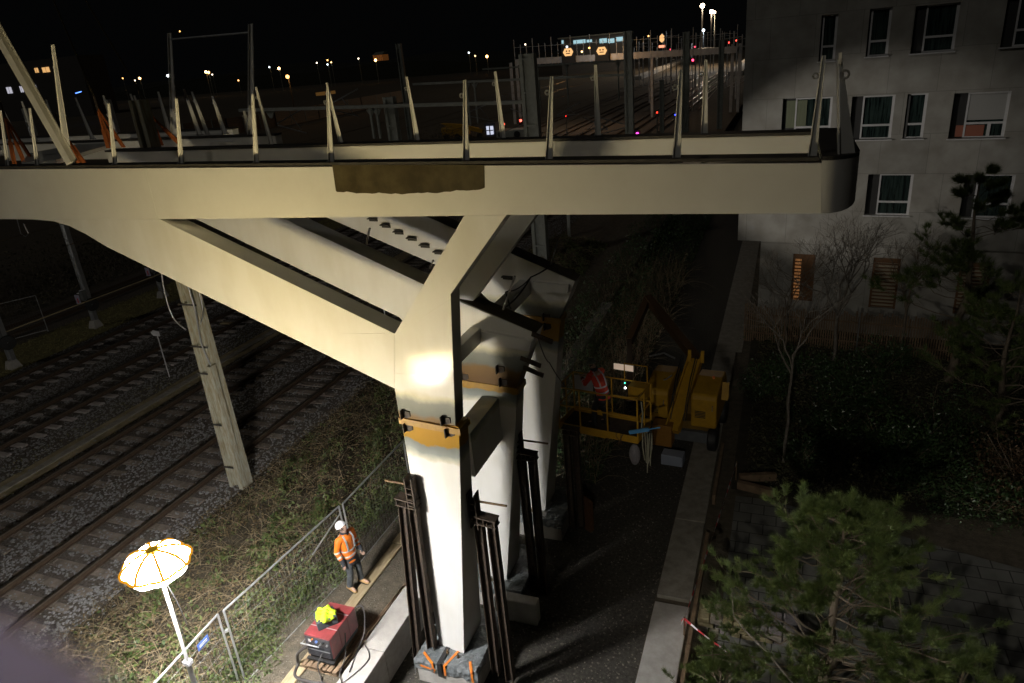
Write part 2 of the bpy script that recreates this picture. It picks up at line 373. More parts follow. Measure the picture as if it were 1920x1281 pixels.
for x in (-35.6, -37.1):
    mb = MB(); mb.box(x - .07, x + .07, -8, 240, .0, .018); mb.box(x - .035, x + .035, -8, 240, .018, .16); mb.build('rail', railm, tr)

# cable trough lid in the sandy strip
for i in range(14):
    pass
tr = thing('cable_trough', 'pale concrete cable trough half buried in the sandy strip between tracks', 'cable trough', (-21.9, 6, -.06))
for i in range(26):
    mb = MB(); y0 = 6 + i * 1.0; mb.box(-22.02, -21.72, y0, y0 + .985, -.06, -.03 + random.uniform(0, .008)); mb.build('lid', concd, tr)

# small white lineside marker
g = gz(318, 707); h = hgt((318, 707), (297, 628))
tr = thing('lineside_marker', 'small white arrow-ended plate on a thin post in front of the sandy strip', 'marker', g)
mb = MB(); mb.tube([g, g + Z * h], .022, 6); mb.build('post', whitef, tr)
mb = MB(); mb.prism([g + (-.18, -.03, h - .03), g + (-.28, -.03, h + .09), g + (-.15, -.03, h + .2), g + (.17, -.03, h + .17), g + (.17, -.03, h - .03)], (.0, .02, 0)); mb.build('plate', whitef, tr)
# pale panel lying on the track near the leg
g = gz(425, 607, .0)
mb = MB(); mb.box(g[0] - .3, g[0] + .3, g[1] - .12, g[1] + .12, .0, .05); tag(mb.build('loose_plank', woodm), 'short pale plank lying on a sleeper just right of the concrete mast', 'plank')

# ------------------------------------------------------------------ footbridge under construction
FB = thing('footbridge', 'large cream-white steel footbridge section with slanting legs and bare railing posts', 'footbridge', (P1[0], P1[1], 5.0))
def fpoly(name, pts, P, depth, m=steel_up, off=0.0, par=FB, bevel=.006):
    mb = MB(); mb.prism([onp(x, y, P) + Y * off for x, y in pts], Y * depth); return mb.build(name, m, par, bevel=bevel)
TZ = 9.62
# front beam
fpoly('front_beam', [(-260, 318.5), (-60, 318), (1541, 305.5), (1541, 400.5), (950, 403), (870, 404.5), (300, 411.5), (60, 411.5), (-260, 409)], P1, .30, steel_deck)
fpoly('slanting_leg', [(60, 411.5), (300, 411.5), (740, 626), (740, 729), (200, 463), (160, 439), (130, 424), (100, 415)], P1, .42)
fpoly('strut', [(740, 626), (870, 404.5), (950, 403), (845, 552), (854, 799), (748, 782), (740, 729)], P1, .34)
# rear frame: beam, leg with node, strut
rb = [onp(190, 290, P2), onp(1541, 250, P2)]
def rearbeam(name, P, x0, x1, z0, z1, dep, m=steel_deck):
    k0 = (x0 - P[0]) / BD[0]; k1 = (x1 - P[0]) / BD[0]; a = P + BD * k0; b = P + BD * k1
    mb = MB(); mb.prism([(a[0], a[1], z0), (b[0], b[1], z0), (b[0], b[1], z1), (a[0], a[1], z1)], Y * dep); return mb.build(name, m, FB, bevel=.006)
rearbeam('rear_beam', P2, gz(188, 285, TZ)[0], .40, 8.75, TZ - .03, .3)
fpoly('slanting_leg', [(330, 393), (500, 395), (870, 569), (1004, 626), (992, 662), (966, 733), (858, 712), (748, 595)], P2, .5)
fpoly('strut', [(905, 403), (1005, 403), (885, 565), (1000, 627), (780, 560)], P2 + Y * -.0, .33, bevel=0) if False else None
mb = MB(); mb.prism([onp(x, y, P2) + Y * .05 for x, y in [(905, 395), (1009, 397), (885, 566), (850, 560), (800, 536)]], Y * .30); mb.build('strut', steel_up, FB)
# third frame
fpoly('slanting_leg', [(560, 385), (757, 388), (1078, 528), (1066, 560), (1044, 607), (945, 590), (872, 521)], P3, .5)
# angle brackets on the third leg
for px, py in [(700, 409), (724, 421), (748, 433.5), (773, 445.5), (797, 458.5), (823, 471), (952, 518)]:
    c = onp(px, py, P3); mb = MB(); mb.obox(c + (0, -.06, 0), BD, (0, 1, 0), Z, .13, .06, .012); mb.obox(c + (0, -.012, -.04), BD, (0, 1, 0), Z, .13, .008, .04)
    mb.build('angle_bracket', darktop, FB)
# small stubs standing on the rear legs
for (a, b, P) in (((687, 458), (693, 428), P2 + Y * .3), ((806, 503), (812, 488), P2 + Y * .3), ((944, 580), (965, 518), P2 + Y * .2), ((1032, 498), (1046, 452), P3 + Y * .3)):
    mb = MB(); mb.bar(onp(*a, P), onp(*b, P), .05, .03, Y); mb.build('stub_post', galv, FB)
# dark brown top faces of the legs
for P, a, b, d0, d1 in ((P2, (503, 408), (1004, 626), .02, .5), (P3, (757, 388), (1078, 528), .02, .5)):
    p, q = onp(*a, P), onp(*b, P); mb = MB(); nn_ = np.cross(nrm(q - p), Y); nn_ = nn_ * (1 if nn_[2] > 0 else -1)
    mb.add([p + Y * d0 + nn_ * .004, q + Y * d0 + nn_ * .004, q + Y * d1 + nn_ * .004, p + Y * d1 + nn_ * .004], [(0, 1, 2, 3)]); mb.build('leg_top_plate', primer, FB)
# rounded end of the deck, plan sweep
fe = onp(1541, 305.5); ze0 = onp(1541, 400.5)[2]; 
def plansweep(mb, path, th, z0, z1, zb=None):
    P = [np.array((p[0], p[1], 0.)) for p in path]; n = len(P); vs = []
    for i, p in enumerate(P):
        d = nrm(P[min(i + 1, n - 1)] - P[max(i - 1, 0)]); r = np.array((-d[1], d[0], 0.)) * th
        zz = z0 if zb is None else zb[i]
        vs += [p + Z * zz, p + Z * z1, p + r + Z * z1, p + r + Z * zz]
    fs = [(i * 4 + k, i * 4 + (k + 1) % 4, i * 4 + 4 + (k + 1) % 4, i * 4 + 4 + k) for i in range(n - 1) for k in range(4)] + [(0, 1, 2, 3), ((n - 1) * 4, (n - 1) * 4 + 3, (n - 1) * 4 + 2, (n - 1) * 4 + 1)]
    mb.add(vs, fs)
end = gz(1592, 262, TZ); R_ = .36; ang = math.atan2(-.12734, .99186)
c0 = fe[:2] + np.array((-sin(ang), cos(ang))) * R_
path = [fe[:2]] + [c0 + R_ * np.array((cos(t), sin(t))) for t in np.linspace(ang - pi / 2 + .12, 0, 10)]
bx = path[-1][0]; ry = P2[1] + (bx - .36 - P2[0]) * BD[1] / BD[0]
c1 = np.array((bx - R_, ry - .02))
path += [np.array((bx, y_)) for y_ in np.linspace(path[-1][1] + .2, c1[1] - .05, 4)]
path += [c1 + R_ * np.array((cos(t), sin(t))) for t in np.linspace(0.1, pi / 2, 8)]
mb = MB(); zb = [ze0 + .0 + .11 * (1 - math.cos(min(1, i / 10) * pi / 2)) ** 1.5 for i in range(len(path))]
plansweep(mb, path, .12, ze0, TZ - .02, zb); mb.build('rounded_end_fascia', steel_deck, FB, smooth=40)
mb = MB(); pp = [(p[0], p[1]) for p in path]
inner = [(fe[0] - .02, fe[1]), (fe[0] - .02, pp[-1][1] + .05)]
ring = [(x, y, TZ - .025) for x, y in pp] + [(pp[-1][0] - .05, pp[-1][1] + .1, TZ - .025), (.40 - .03, pp[-1][1] - .1, TZ - .025), (.40 - .03, fe[1] + .02, TZ - .025)]
mb.prism(ring, (0, 0, .045)); mb.build('end_top_plate', darktop, FB)
# dark cap strips on both beams
def cap(P, x0, x1, y0, y1, z):
    k = lambda x: P + BD * ((x - P[0]) / BD[0]); a, b = k(x0), k(x1); mb = MB()
    mb.prism([(a[0], a[1] + y0, z), (b[0], b[1] + y0, z), (b[0], b[1] + y1, z), (a[0], a[1] + y1, z)], (0, 0, .04)); return mb
cap(P1, -19, fe[0] - .03, -.015, .30, TZ - .025).build('beam_cap', darktop, FB)
cap(P2, gz(188, 285, TZ)[0], .36, -.02, .32, TZ - .025).build('beam_cap', darktop, FB)
# dull primer patch on the front beam
pts = [(623, 309.5), (908, 309.3), (909, 352)]
xs_ = np.linspace(905, 632, 46)
for i, x in enumerate(xs_):
    f_ = (x - 632) / 273; pts.append((x, 362 + 5.0 * sin(pi * min(1, max(0, 1 - f_)) * 1.1) - 8 * f_ + random.uniform(-.7, .7) + 1.0 * sin(i * .55) + .6 * sin(i * 1.3 + 1)))
pts += [(630, 358)]
fpoly('primer_patch', pts, P1, .004, primer, -.0045, bevel=0)
# weld seam and lifting scars
for a, b in (((272, 318), (296, 411)), ((640, 626.5), (741, 625)), ((740, 628), (846, 560)), ((742, 700), (850, 712))):
    mb = MB(); mb.bar(onp(*a) + Y * -.001, onp(*b) + Y * -.001, .008, .008, Y); mb.build('weld_seam', steel_deck, FB)

# ---- railing posts on the beams
def rail_post(base, top, P, dy=.1, wb=.10, wt=.04, t=.016, m=steel_deck, eye=True):
    a = onp(*base, P + Y * dy); b = onp(*top, P + Y * dy); a[2] = min(a[2], TZ + .02); d = nrm(b - a); L = np.linalg.norm(b - a)
    mb = MB(); s = BD
    pts = [a - s * wb / 2, a + s * wb / 2, a + d * L * .12 + s * wb / 2 * .9, b + s * wt / 2, b - s * wt / 2]
    mb.prism([p - BN * t / 2 for p in pts], BN * t)
    n_ = nrm(np.cross(d, s)); mb.prism([a - s * wb / 2 - n_ * .03, a - s * wb / 2 + n_ * .03, b - s * wt / 2 + n_ * .02, b - s * wt / 2 - n_ * .02], s * .012)
    o = mb.build('railing_post', m, FB)
    if eye:
        c = a + d * L * .82 - s * .06; e = MB(); e.lathe(c, [(.018, -.012), (.036, -.012), (.036, .012), (.018, .012), (.018, -.012)], 12, axis=BN); e.build('ring_eye', galv, o)
        e = MB(); e.obox(a + Z * .006, BD, Y, Z, .08, .06, .006); e.build('foot_plate', darktop, o)
        e = MB(); e.ball(a - s * wb / 2 * .8 - BN * .05 + Z * .02, .016, 8, 6); e.build('bolt', galv, o)
for base, top in [((16, 314), (1, 207)), ((71, 313), (56, 203)), ((217, 310), (204, 194)), ((341, 308), (331, 185)), ((482, 307), (474, 177)), ((622, 305), (615, 166)), ((875, 304), (872, 150)), ((1030, 303), (1035, 143)), ((1269, 304), (1277, 131)), ((1522, 305), (1545, 104))]:
    rail_post(base, top, P1)
for base, top in [((509, 267), (480, 163)), ((640, 265), (613, 155)), ((783, 258), (763, 144)), ((944, 257), (929, 134)), ((1122, 255), (1117, 122)), ((1321, 255), (1324, 112))]:
    rail_post(base, top, P2, .15)
# end blade post
g = gz(1588, 290, TZ); k_ = g[1]
mb = MB(); a = gz(1576, 292, TZ); b = gz(1604, 290, TZ) ; tp = gy(1574, 112, a[1]); tq = gy(1579, 112, a[1])
mb.prism([a, b, tq, tp], (0, .05, 0)); mb.prism([a + (-.03, -.03, 0), a + (-.03, .08, 0), tp + (-.03, .06, 0), tp + (-.03, -.01, 0)], (.02, 0, 0)); o = mb.build('end_blade_post', steel_deck, FB)
mb = MB(); c = gy(1584, 140, a[1]); mb.lathe(c, [(.03, -.01), (.055, -.01), (.055, .01), (.03, .01), (.03, -.01)], 12, axis=Y); mb.build('ring_eye', galv, o)
mb = MB(); c = gy(1575, 108, a[1]); mb.bar(c - Z * .06, c + Z * .05, .06, .03, Y); mb.build('post_tip', steel_deck, o)
# big V post at the left
a = onp(128, 307); a[2] = TZ
for top, wt, wb in (((99, 84), .06, .2),):
    rail_post((130, 307), (99, 84), P1, .1, .22, .07)
p0, p1 = onp(133, 306), onp(0, 72); d = nrm(p1 - p0); p1 = p0 + d * 4.2
mb = MB(); mb.bar(p0, p1, .10, .17, Y); mb.bar(p0 + Y * .07, p1 + Y * .07, .02, .24, Y); mb.build('slanting_brace', steel_deck, FB)
# tall goal-shaped frame on the rear deck
PR = P2 + Y * 2.4
la, lb, ra, rb_ = onp(325, 250, PR), onp(318, 62, PR), onp(474, 262, PR), onp(470, 45, PR)
for p, q in ((la, lb), (ra, rb_)):
    p = p.copy(); p[2] = TZ; mb = MB(); mb.prism([p - BD * .11, p + BD * .11, q + BD * .05, q - BD * .05], Y * .03); mb.prism([p - BD * .11 - Y * .04, q - BD * .05 - Y * .04, q - BD * .05 + Y * .07, p - BD * .11 + Y * .07], BD * .015); mb.build('tall_frame_post', steel_deck, FB)
mb = MB(); mb.tube([onp(320, 74, PR), onp(468, 61, PR)], .022, 8); mb.build('crossbar', galv, FB)
# further beams of the wide deck on the left
rearbeam('inner_beam', P2 + Y * 2.3, -24, gz(440, 268, TZ)[0], 9.1, TZ - .03, .25)
cap(P2 + Y * 2.3, -24, gz(440, 268, TZ)[0], -.02, .27, TZ - .025).build('beam_cap', darktop, FB)
rearbeam('outer_beam', P2 + Y * 4.4, -30, gz(385, 250, TZ)[0], 9.0, TZ - .03, .25)
cap(P2 + Y * 4.4, -30, gz(385, 250, TZ)[0], -.02, .27, TZ - .025).build('beam_cap', darktop, FB)
def quadpx(name, pts, z, th, m):
    mb = MB(); mb.prism([gz(x, y, z) for x, y in pts], (0, 0, -th)); mb.build(name, m, FB)
quadpx('deck_plate', [(55, 287), (190, 262), (210, 270), (105, 300), (40, 305)], 9.56, .1, steel_deck)
quadpx('deck_plate', [(225, 268), (310, 262), (440, 268), (415, 250), (250, 254)], 9.5, .1, steel_deck)
quadpx('deck_plate', [(-80, 298), (10, 280), (100, 270), (90, 262), (-80, 272)], 9.45, .1, steel_deck)
for base, top in [((173, 256), (142, 183)), ((396, 268), (360, 172)), ((374, 248), (345, 167)), ((422, 248), (398, 180)), ((272, 252), (245, 176)), ((276, 250), (252, 179)), ((109, 254), (87, 187)), ((60, 240), (41, 190)), ((30, 252), (1, 196)), ((320, 252), (297, 172)), ((213, 240), (194, 179)), ((282, 262), (279, 203)), ((472, 265), (458, 208))]:
    rail_post(base, top, P2 + Y * 2.6, .1, .17, .05)

# ---- weld-joint lugs
def lug(px, py, P, par, s=.16):
    c = onp(px, py, P); mb = MB(); mb.prism([c - BD * .075 + Z * .06, c + BD * .075 + Z * .06, c + BD * .075 - Z * .04, c - BD * .0 - Z * .08, c - BD * .075 - Z * .08], -Y * .0 - BN * .02)
    mb.obox(c - BD * .075 - BN * .05, BN, BD, Z, .045, .008, .085); mb.build('lifting_lug', mat('lug_steel', (.055, .04, .03), (.03, .022, .018), .7, scale=12), par)
for px, py in ((763, 776), (838, 788)): lug(px, py, P1, FB)
for px, py in ((940, 692), (1,1)) [:1]: lug(px, py, P2, FB, .2)
lug(1026, 594, P3, FB)
for (px, py) in ((985, 672), (990, 690), (1006, 627)):
    c = onp(px, py, P2); mb = MB(); mb.bar(c - BD * .1, c + BD * .32 - Z * .12, .03, .09, Y); mb.build('side_lug', rust, FB)

# ---- lower columns
def column(poly, P, db, dt, label, joint):
    pts = [onp(x, y, P) for x, y in poly]; base = pts[-1]
    T = thing('bridge_column', label, 'column', (*base[:2], P[2]), 'white steel bridge columns')
    mb = MB(); tl, tr_, br_, bl = pts
    vs = [bl, br_, br_ + Y * db, bl + Y * db, tl, tr_, tr_ + Y * dt, tl + Y * dt]
    nz = 14; V = []
    for i in range(nz + 1):
        t_ = i / nz
        for k in range(4): V.append(vs[k] * (1 - t_) + vs[k + 4] * t_)
    mb.add(V, [(i * 4 + k, i * 4 + (k + 1) % 4, i * 4 + 4 + (k + 1) % 4, i * 4 + 4 + k) for i in range(nz) for k in range(4)] + [(3, 2, 1, 0), tuple(nz * 4 + k for k in range(4))])
    mb.build('shaft', steel_low, T)
    mb = MB(); mb.obox(tl * .5 + tr_ * .5 + Y * dt / 2 - Z * .05, BD, Y, Z, np.linalg.norm(tr_ - tl) / 2 + .03, dt / 2 + .035, .06); mb.build('joint_collar', mat('collar_yellow', (.36, .20, .004), (.24, .12, .006), .5, scale=9, contrast=(.3, .75)), T)
    for px, py in joint: lug(px, py, P + (-.0) * Y, T)
    c = bl * .35 + br_ * .65
    mb = MB(); mb.obox(c + (0, .12, -.03), BD, Y, Z, .27, .32, .025); mb.build('base_plate', whitef, T)
    for k in (-.12, .13):
        mb = MB(); q = c + BD * k - Y * .13; mb.tube([q - Z * .0, q + Z * .07], .032, 6); mb.tube([q, q + Z * .12], .016, 8); mb.build('anchor_bolt', rustlight, T)
    return T
# top z of shafts sits 8 mm under the joint
column([(752, 786), (860.5, 801), (870, 1225), (825, 1215)], P1 - BN * 0 + Y * .012, .92, .36, 'nearest white bridge column, brightly lit, with orange rust band below the site joint', [(768, 801), (846, 811)])
column([(845, 709), (970, 729), (950, 1088), (905, 1080)], P2 + Y * .012, .85, .4, 'middle white bridge column, half hidden behind the nearest column', [(873, 706), (946, 716)])
column([(905, 575), (1050, 606), (1022, 958), (985, 950)], P3 + Y * .012, .85, .4, 'farthest white bridge column, next to the worker in the lift basket', [(1028, 612)])
# cross beams between frames
def crossbeam(p, q, w_, h_, label, m=steel_low):
    mb = MB(); mb.bar(p, q, h_, w_, Z); o = mb.build('cross_beam', m, bevel=.01); return tag(o, label, 'beam', 'cross beams tying the bridge frames')
a = onp(826, 745, P1 + Y * .36); b = onp(925, 752, P2)
x_ = -5.35
crossbeam((x_, P1[1] + .75, 4.1), (x_, P2[1] + .01, 4.1), .38, .95, 'short deep steel box tying nearest and middle columns just below the joint')
t2 = onp(893, 627, P2); crossbeam((t2[0], P1[1] + .40, t2[2]), (t2[0], t2[1] + .01, t2[2]), .22, .30, 'slim steel box tying the two nearer frames just above the joint', steel_up)
t3 = onp(985, 538, P3); crossbeam((t3[0], P2[1] + .55, t3[2]), (t3[0], t3[1] + .01, t3[2]), .26, .34, 'dark steel box tying the middle and farthest frames beside hanging cables', steel_up)
for nm_, P_, pl in (('stiffener_rib', P2, [(905, 618), (1000, 636), (994, 655), (905, 640)]), ('stiffener_rib', P3, [(1000, 527), (1068, 533), (1066, 548), (1000, 546)])):
    mb = MB(); mb.prism([onp(x, y, P_) - Y * .10 for x, y in pl], Y * .098); mb.build(nm_, steel_up, FB)

# hanging cables
c1_ = onp(1046, 495, P3 + Y * .2)
def cable(pts, r, label, m=blackm):
    mb = MB(); P = [np.array(p) for p in pts]; Q = []
    for i in range(len(P) - 1):
        for t_ in np.linspace(0, 1, 7)[:-1]:
            q = P[i] * (1 - t_) + P[i + 1] * t_; q = q - Z * .1 * 4 * t_ * (1 - t_) * np.linalg.norm(P[i + 1] - P[i]) * .4; Q.append(q)
    Q.append(P[-1]); mb.tube(Q, r, 6); return tag(mb.build('cable', m, smooth=60), label, 'cable')
A = onp(945, 578, P2 + Y * .2); B_ = onp(995, 520, P3 - Y * .6); C_ = onp(1040, 493, P3 - Y * .1); D_ = onp(1052, 515, P3)
cable([A, B_, C_, D_], .018, 'black cable draped between the stub posts on the rear legs')
cable([onp(958, 580, P2 + Y * .2), onp(948, 548, P2 + Y * .3), B_], .014, 'thin black cable looping down from the middle leg onto its top face')
cable([onp(1007, 628, P2 - Y * .05), onp(1030, 680, P3 - Y * .3), onp(1060, 725, P3 + Y * .3)], .012, 'thin cable hanging from the middle frame tip to the lift basket')

# ------------------------------------------------------------------ foundation blocks wrapped in plastic sheet
tarp = mat('grey_plastic_sheet', (.21, .225, .23), (.10, .115, .12), .28, scale=9, bump=3, bscale=9, coat=.3)
tape = mat('orange_tape', (.75, .22, .02), (.6, .16, .02), .4, scale=10)
def block(x0, x1, y0, y1, label, tapes=True, zt=-.19):
    T = thing('foundation_block', label, 'foundation block', ((x0 + x1) / 2, (y0 + y1) / 2, -.8), 'wrapped blocks under the columns')
    mb = MB(); mb.box(x0, x1, y0, y1, -.8, zt); mb.build('concrete', conc, T, bevel=.02)
    # draped sheet: top grid plus ragged skirt
    nx, ny = 26, 26; V = []; 
    for j in range(ny + 1):
        for i in range(nx + 1):
            u = -.14 + 1.28 * i / nx; v_ = -.14 + 1.28 * j / ny
            xx = x0 - .012 + (x1 - x0 + .024) * min(1, max(0, u)); yy = y0 - .012 + (y1 - y0 + .024) * min(1, max(0, v_))
            ov = max(0, -u, u - 1) * (x1 - x0) * 1.0 + max(0, -v_, v_ - 1) * (y1 - y0) * 1.0
            bul = .02 if ov > 0 else 0
            xx += bul * (1 if u > 1 else -1 if u < 0 else 0) * random.uniform(.4, 2); yy += bul * (1 if v_ > 1 else -1 if v_ < 0 else 0) * random.uniform(.4, 2)
            V.append((xx, yy, zt + .008 + random.uniform(0, .016) - ov * random.uniform(.85, 1.15)))
    mb = MB(); mb.add(V, [(j * (nx + 1) + i, j * (nx + 1) + i + 1, (j + 1) * (nx + 1) + i + 1, (j + 1) * (nx + 1) + i) for j in range(ny) for i in range(nx)]); mb.build('thin_sheet', tarp, T)
    if tapes:
        for a, b in (((.08, .1), (.3, .0)), ((.62, .3), (.5, 0)), ((.85, .12), (.95, .0))):
            pa = np.array((x0 + a[0] * (x1 - x0), y0 + a[1] * (y1 - y0), zt + .03)); pb = np.array((x0 + b[0] * (x1 - x0), y0 - .045, zt + .02))
            mb = MB(); mb.bar(pa, pb, .05, .004, BD); mb.bar(pb + (0, 0, 0), pb - (0.0, 0.0, .26), .05, .004, BD); mb.build('tape_strip', tape, T)
        mb = MB(); mb.bar((x0 + .12, y0 - .045, zt - .12), (x0 + .45, y0 - .045, zt - .16), .05, .004, Z); mb.build('tape_strip', tape, T)
        mb = MB(); xx = x0 + .55; mb.bar((xx, y0 + .5, zt + .035), (xx, y0 - .05, zt + .035), .1, .006, BD); mb.bar((xx, y0 - .052, zt + .035), (xx, y0 - .052, zt - .3), .1, .006, BD); mb.build('black_strap', blackm, T)
    return T
block(-6.45, -5.12, 9.12, 10.75, 'sheet-wrapped pale block with orange tape under the nearest column')
block(-6.3, -5.0, 11.45, 13.0, 'sheet-wrapped block under the middle column', False)
block(-6.2, -4.85, 14.1, 15.6, 'dim sheet-wrapped block under the farthest column', False)
mb = MB(); mb.box(-5.55, -4.55, 11.15, 11.42, -.8, -.2); tag(mb.build('upright_slab', conc, bevel=.03), 'plain beige concrete panel standing on edge right of the middle column foot', 'panel')

# ------------------------------------------------------------------ rusty raking props
def prop(feet, tops, P, label, off=(0, 0), rod=None, side=-1, zc=-.8):
    F = [onp(*p, P + Y * off[0]) for p in feet]; T_ = [onp(*p, P + Y * off[1]) for p in tops]
    for f in F: f[2] = max(f[2], zc)
    T = thing('raking_prop', label, 'steel prop', (*F[0][:2], zc), 'rusty steel props leaning by the columns')
    for f, t_ in zip(F, T_):
        mb = MB(); mb.ibeam(f, t_, .16, .16, Y, .014); mb.build('steel_beam', rust, T)
    c = (T_[0] + T_[-1]) / 2; hw = np.linalg.norm(T_[-1] - T_[0]) / 2 + .1
    mb = MB(); mb.obox(c + Z * .02, BD, Y, Z, hw, .11, .012); mb.obox(c + Z * .16, BD, Y, Z, hw, .11, .012)
    for k in (-.9, 0, .9): mb.obox(c + Z * .09 + BD * hw * k, BD, Y, Z, .008, .1, .06)
    mb.build('cap_box', rustlight if zc < -1 else rust, T)
    if rod is not None:
        r0, r1 = [onp(*p, P + Y * off[1]) for p in rod]
        mb = MB(); mb.tube([r0, r1], .022, 8); mb.build('threaded_rod', rustlight, T)
        st_ = r1 if side < 0 else r0
        mb = MB(); mb.obox(st_ - Z * .2, BD, Y, Z, .012, .1, .38); mb.obox(st_ - Z * .2 - BD * .15 * side, BD, Y, Z, .012, .1, .38)
        for k in range(4): mb.obox(st_ - BD * .075 * side - Z * (.02 + .13 * k), BD, Y, Z, .07, .1, .008)
        mb.build('clamp_bracket', rust, T)
    return T
prop([(785, 1238), (812, 1222)], [(757, 950), (775, 945)], P1, 'pair of rusty steel beams leaning left of the nearest column', (-.1, -.1), ((722, 901), (764, 908)), -1)
prop([(931, 1262), (958, 1275)], [(899, 985), (922, 978)], P1 + Y * .25, 'pair of rusty steel beams leaning right of the nearest column', (-.1, .1), ((894, 940), (950, 949)), 1)
prop([(1003, 1110), (1021, 1115)], [(978, 862), (998, 858)], P2 + Y * .3, 'dark pair of steel beams leaning right of the middle column', (0, 0), ((977, 825), (1027, 832)), 1)
prop([(1074, 990), (1090, 988)], [(1062, 815), (1078, 812)], P3 + Y * .3, 'dark pair of steel beams below the lift basket by the farthest column', (0, 0), None, 1)

# ------------------------------------------------------------------ strip between fence and wall
mb = MB(); mb.box(-7.55, -7.02, 4, 8.9, -.8, .03); mb.box(-7.55, -7.02, 8.91, 16.5, -.8, .03); mb.box(-7.55, -7.02, 16.51, 30, -.8, .03)
tag(mb.build('retaining_wall', conc, bevel=.012), 'long smooth pale concrete retaining wall between the dirt strip and gravel path', 'wall')
for i, (y0, y1, lb) in enumerate([(5.2, 8.1, 'nearest pale wooden plank on the dirt strip, left of the welder pallet'), (8.15, 12.0, 'pale wooden plank under the orange-jacketed worker, middle of its row'), (12.05, 15.2, 'farthest pale wooden plank on the dirt strip, partly in shadow')]):
    mb = MB(); x = -8.62 + (i == 1) * .06 + (i == 2) * .03
    mb.box(x, x + .27, y0, y1, .002, .042)
    tag(mb.build('plank', woodm, bevel=.004), lb, 'plank', 'planks laid along the dirt strip')
for i, (x, y, a, L) in enumerate([(-7.72, 8.2, 1.5, 2.6), (-7.62, 8.3, 1.54, 2.4)]):
    mb = MB(); mb.bar((x, y, .03), (x + L * cos(a), y + L * sin(a), .03), .06, .05, Z)
    tag(mb.build('timber_batten', wooddk), ['long timber batten beside the pallet, nearer the welder', 'long timber batten beside the pallet, against the wall'][i], 'batten', 'battens by the pallet')

# temporary mesh fence
def fence(a, b, label, sign=False, z0=-.15, z1=1.8):
    a = np.array(a, float); b = np.array(b, float); L = np.linalg.norm(b - a); d = (b - a) / L
    T = thing('mesh_fence_panel', label, 'fence panel', (a[0], a[1], z0), 'temporary mesh fence panels')
    A, B = a + d * .03, b - d * .03
    for p in (A, B):
        mb = MB(); mb.tube([p + Z * z0, p + Z * z1], .021, 8); mb.build('post', galv, T)
    mb = MB(); mb.tube([A + Z * z1, B + Z * z1], .021, 8); mb.build('top_rail', galv, T); mb = MB(); mb.tube([A + Z * (z0 + .12), B + Z * (z0 + .12)], .018, 8); mb.build('bottom_rail', galv, T)
    mb = MB(); n = int(L / .11)
    for i in range(1, n): p = A + (B - A) * i / n; mb.bar(p + Z * (z0 + .12), p + Z * z1, .003, .003, BD)
    for z in np.arange(z0 + .32, z1 - .05, .28): mb.bar(A + Z * z, B + Z * z, .005, .005, BD)
    mb.build('wire_mesh', mat('dull_wire', (.20, .20, .19), None, .6, metal=.4), T)
    if sign:
        p = A + (B - A) * .86 + Z * (z1 - .2) + np.array((.02, -.01, 0)); mb = MB(); mb.obox(p, d, np.cross(d, Z), Z, .14, .004, .07); s_ = mb.build('sign_plate', mat('blue_sign', (.05, .10, .30), None, .5), T)
        mb = MB(); 
        for k in (-1, 1): mb.obox(p + Z * .018 * k + np.array((.006, -.003, 0)), d, np.cross(d, Z), Z, .10, .003, .006)
        mb.build('sign_lettering', whitef, s_)
    return T
fz = lambda x, y: gz(x, y, 1.8) * (1, 1, 0)
q0 = fz(410, 1150); q1 = fz(417, 1147); q2 = fz(637, 948); q3 = fz(757, 825)
dd = nrm(q2 - q1)
fence(q0 - nrm(fz(410, 1150) - fz(290, 1281)) * 3.5, q0, 'nearest mesh fence panel, crossed by the balloon lamp mast and carrying a small blue plate', True)
fence(q1, q2, 'mesh fence panel behind the orange-jacketed worker, middle of the row')
fence(q2 + (.03, .04, 0), q3, 'mesh fence panel running from the worker to behind the nearest column')
fence(q3 + (.0, .05, 0), q3 + nrm(q3 - q2) * 3.5, 'mesh fence panel hidden mostly behind the nearest column')
mb = MB(); mb.bar(fz(417, 1147) + Z * 1.35, fz(410, 1150) + Z * 1.35, .05, .05, Z); tag(mb.build('fence_clamp', galv), 'small metal clamp joining the two nearest fence panels', 'clamp')
q = q1 + (q2 - q1) * .80; mb = MB(); mb.tube([q1 + (q2 - q1) * .68 + (.04, -.02, 1.30), q2 + (.0, 0, 1.62)], .016, 8); tag(mb.build('brace_tube', galv), 'short pale tube tied under the top rail of the fence near the worker', 'tube')
# far left loose panel beyond the tracks
a = gz(92, 622, -.1); b = gz(-30, 655, -.1); a[2] = b[2] = 0
fence(b, a, 'dim mesh fence panel standing on the far grass verge at the left edge', z0=-.1, z1=1.85)

# ------------------------------------------------------------------ welder on its pallet
x0, x1, y0, y1, zb, zt = -8.33, -7.72, 8.25, 9.15, .16, .80
PT = thing('pallet', 'worn wooden pallet carrying the red welding machine', 'pallet', (-8, 8.6, 0))
for k, x in enumerate(np.linspace(x0 - .1, x1 + .02, 7)):
    mb = MB(); mb.box(x, x + .085, y0 - .16, y1 + .15, .105, .125); mb.build('deck_board', wooddk, PT)
for y in (y0 - .14, y0 + .4, y1 + .04):
    mb = MB(); mb.box(x0 - .1, x1 + .1, y, y + .09, .085, .104); mb.box(x0 - .1, x1 + .1, y, y + .09, 0, .02)
    for x in (x0 - .1, (x0 + x1) / 2 - .05, x1): mb.box(x, x + .1, y, y + .09, .02, .085)
    mb.build('bearer', wooddk, PT)
red = mat('red_enamel', (.25, .04, .045), (.16, .03, .03), .4, scale=6, coat=.2)
WM = thing('welding_machine', 'red box welding machine with black louvred front, bag on top', 'welding machine', ((x0 + x1) / 2, (y0 + y1) / 2, .126))
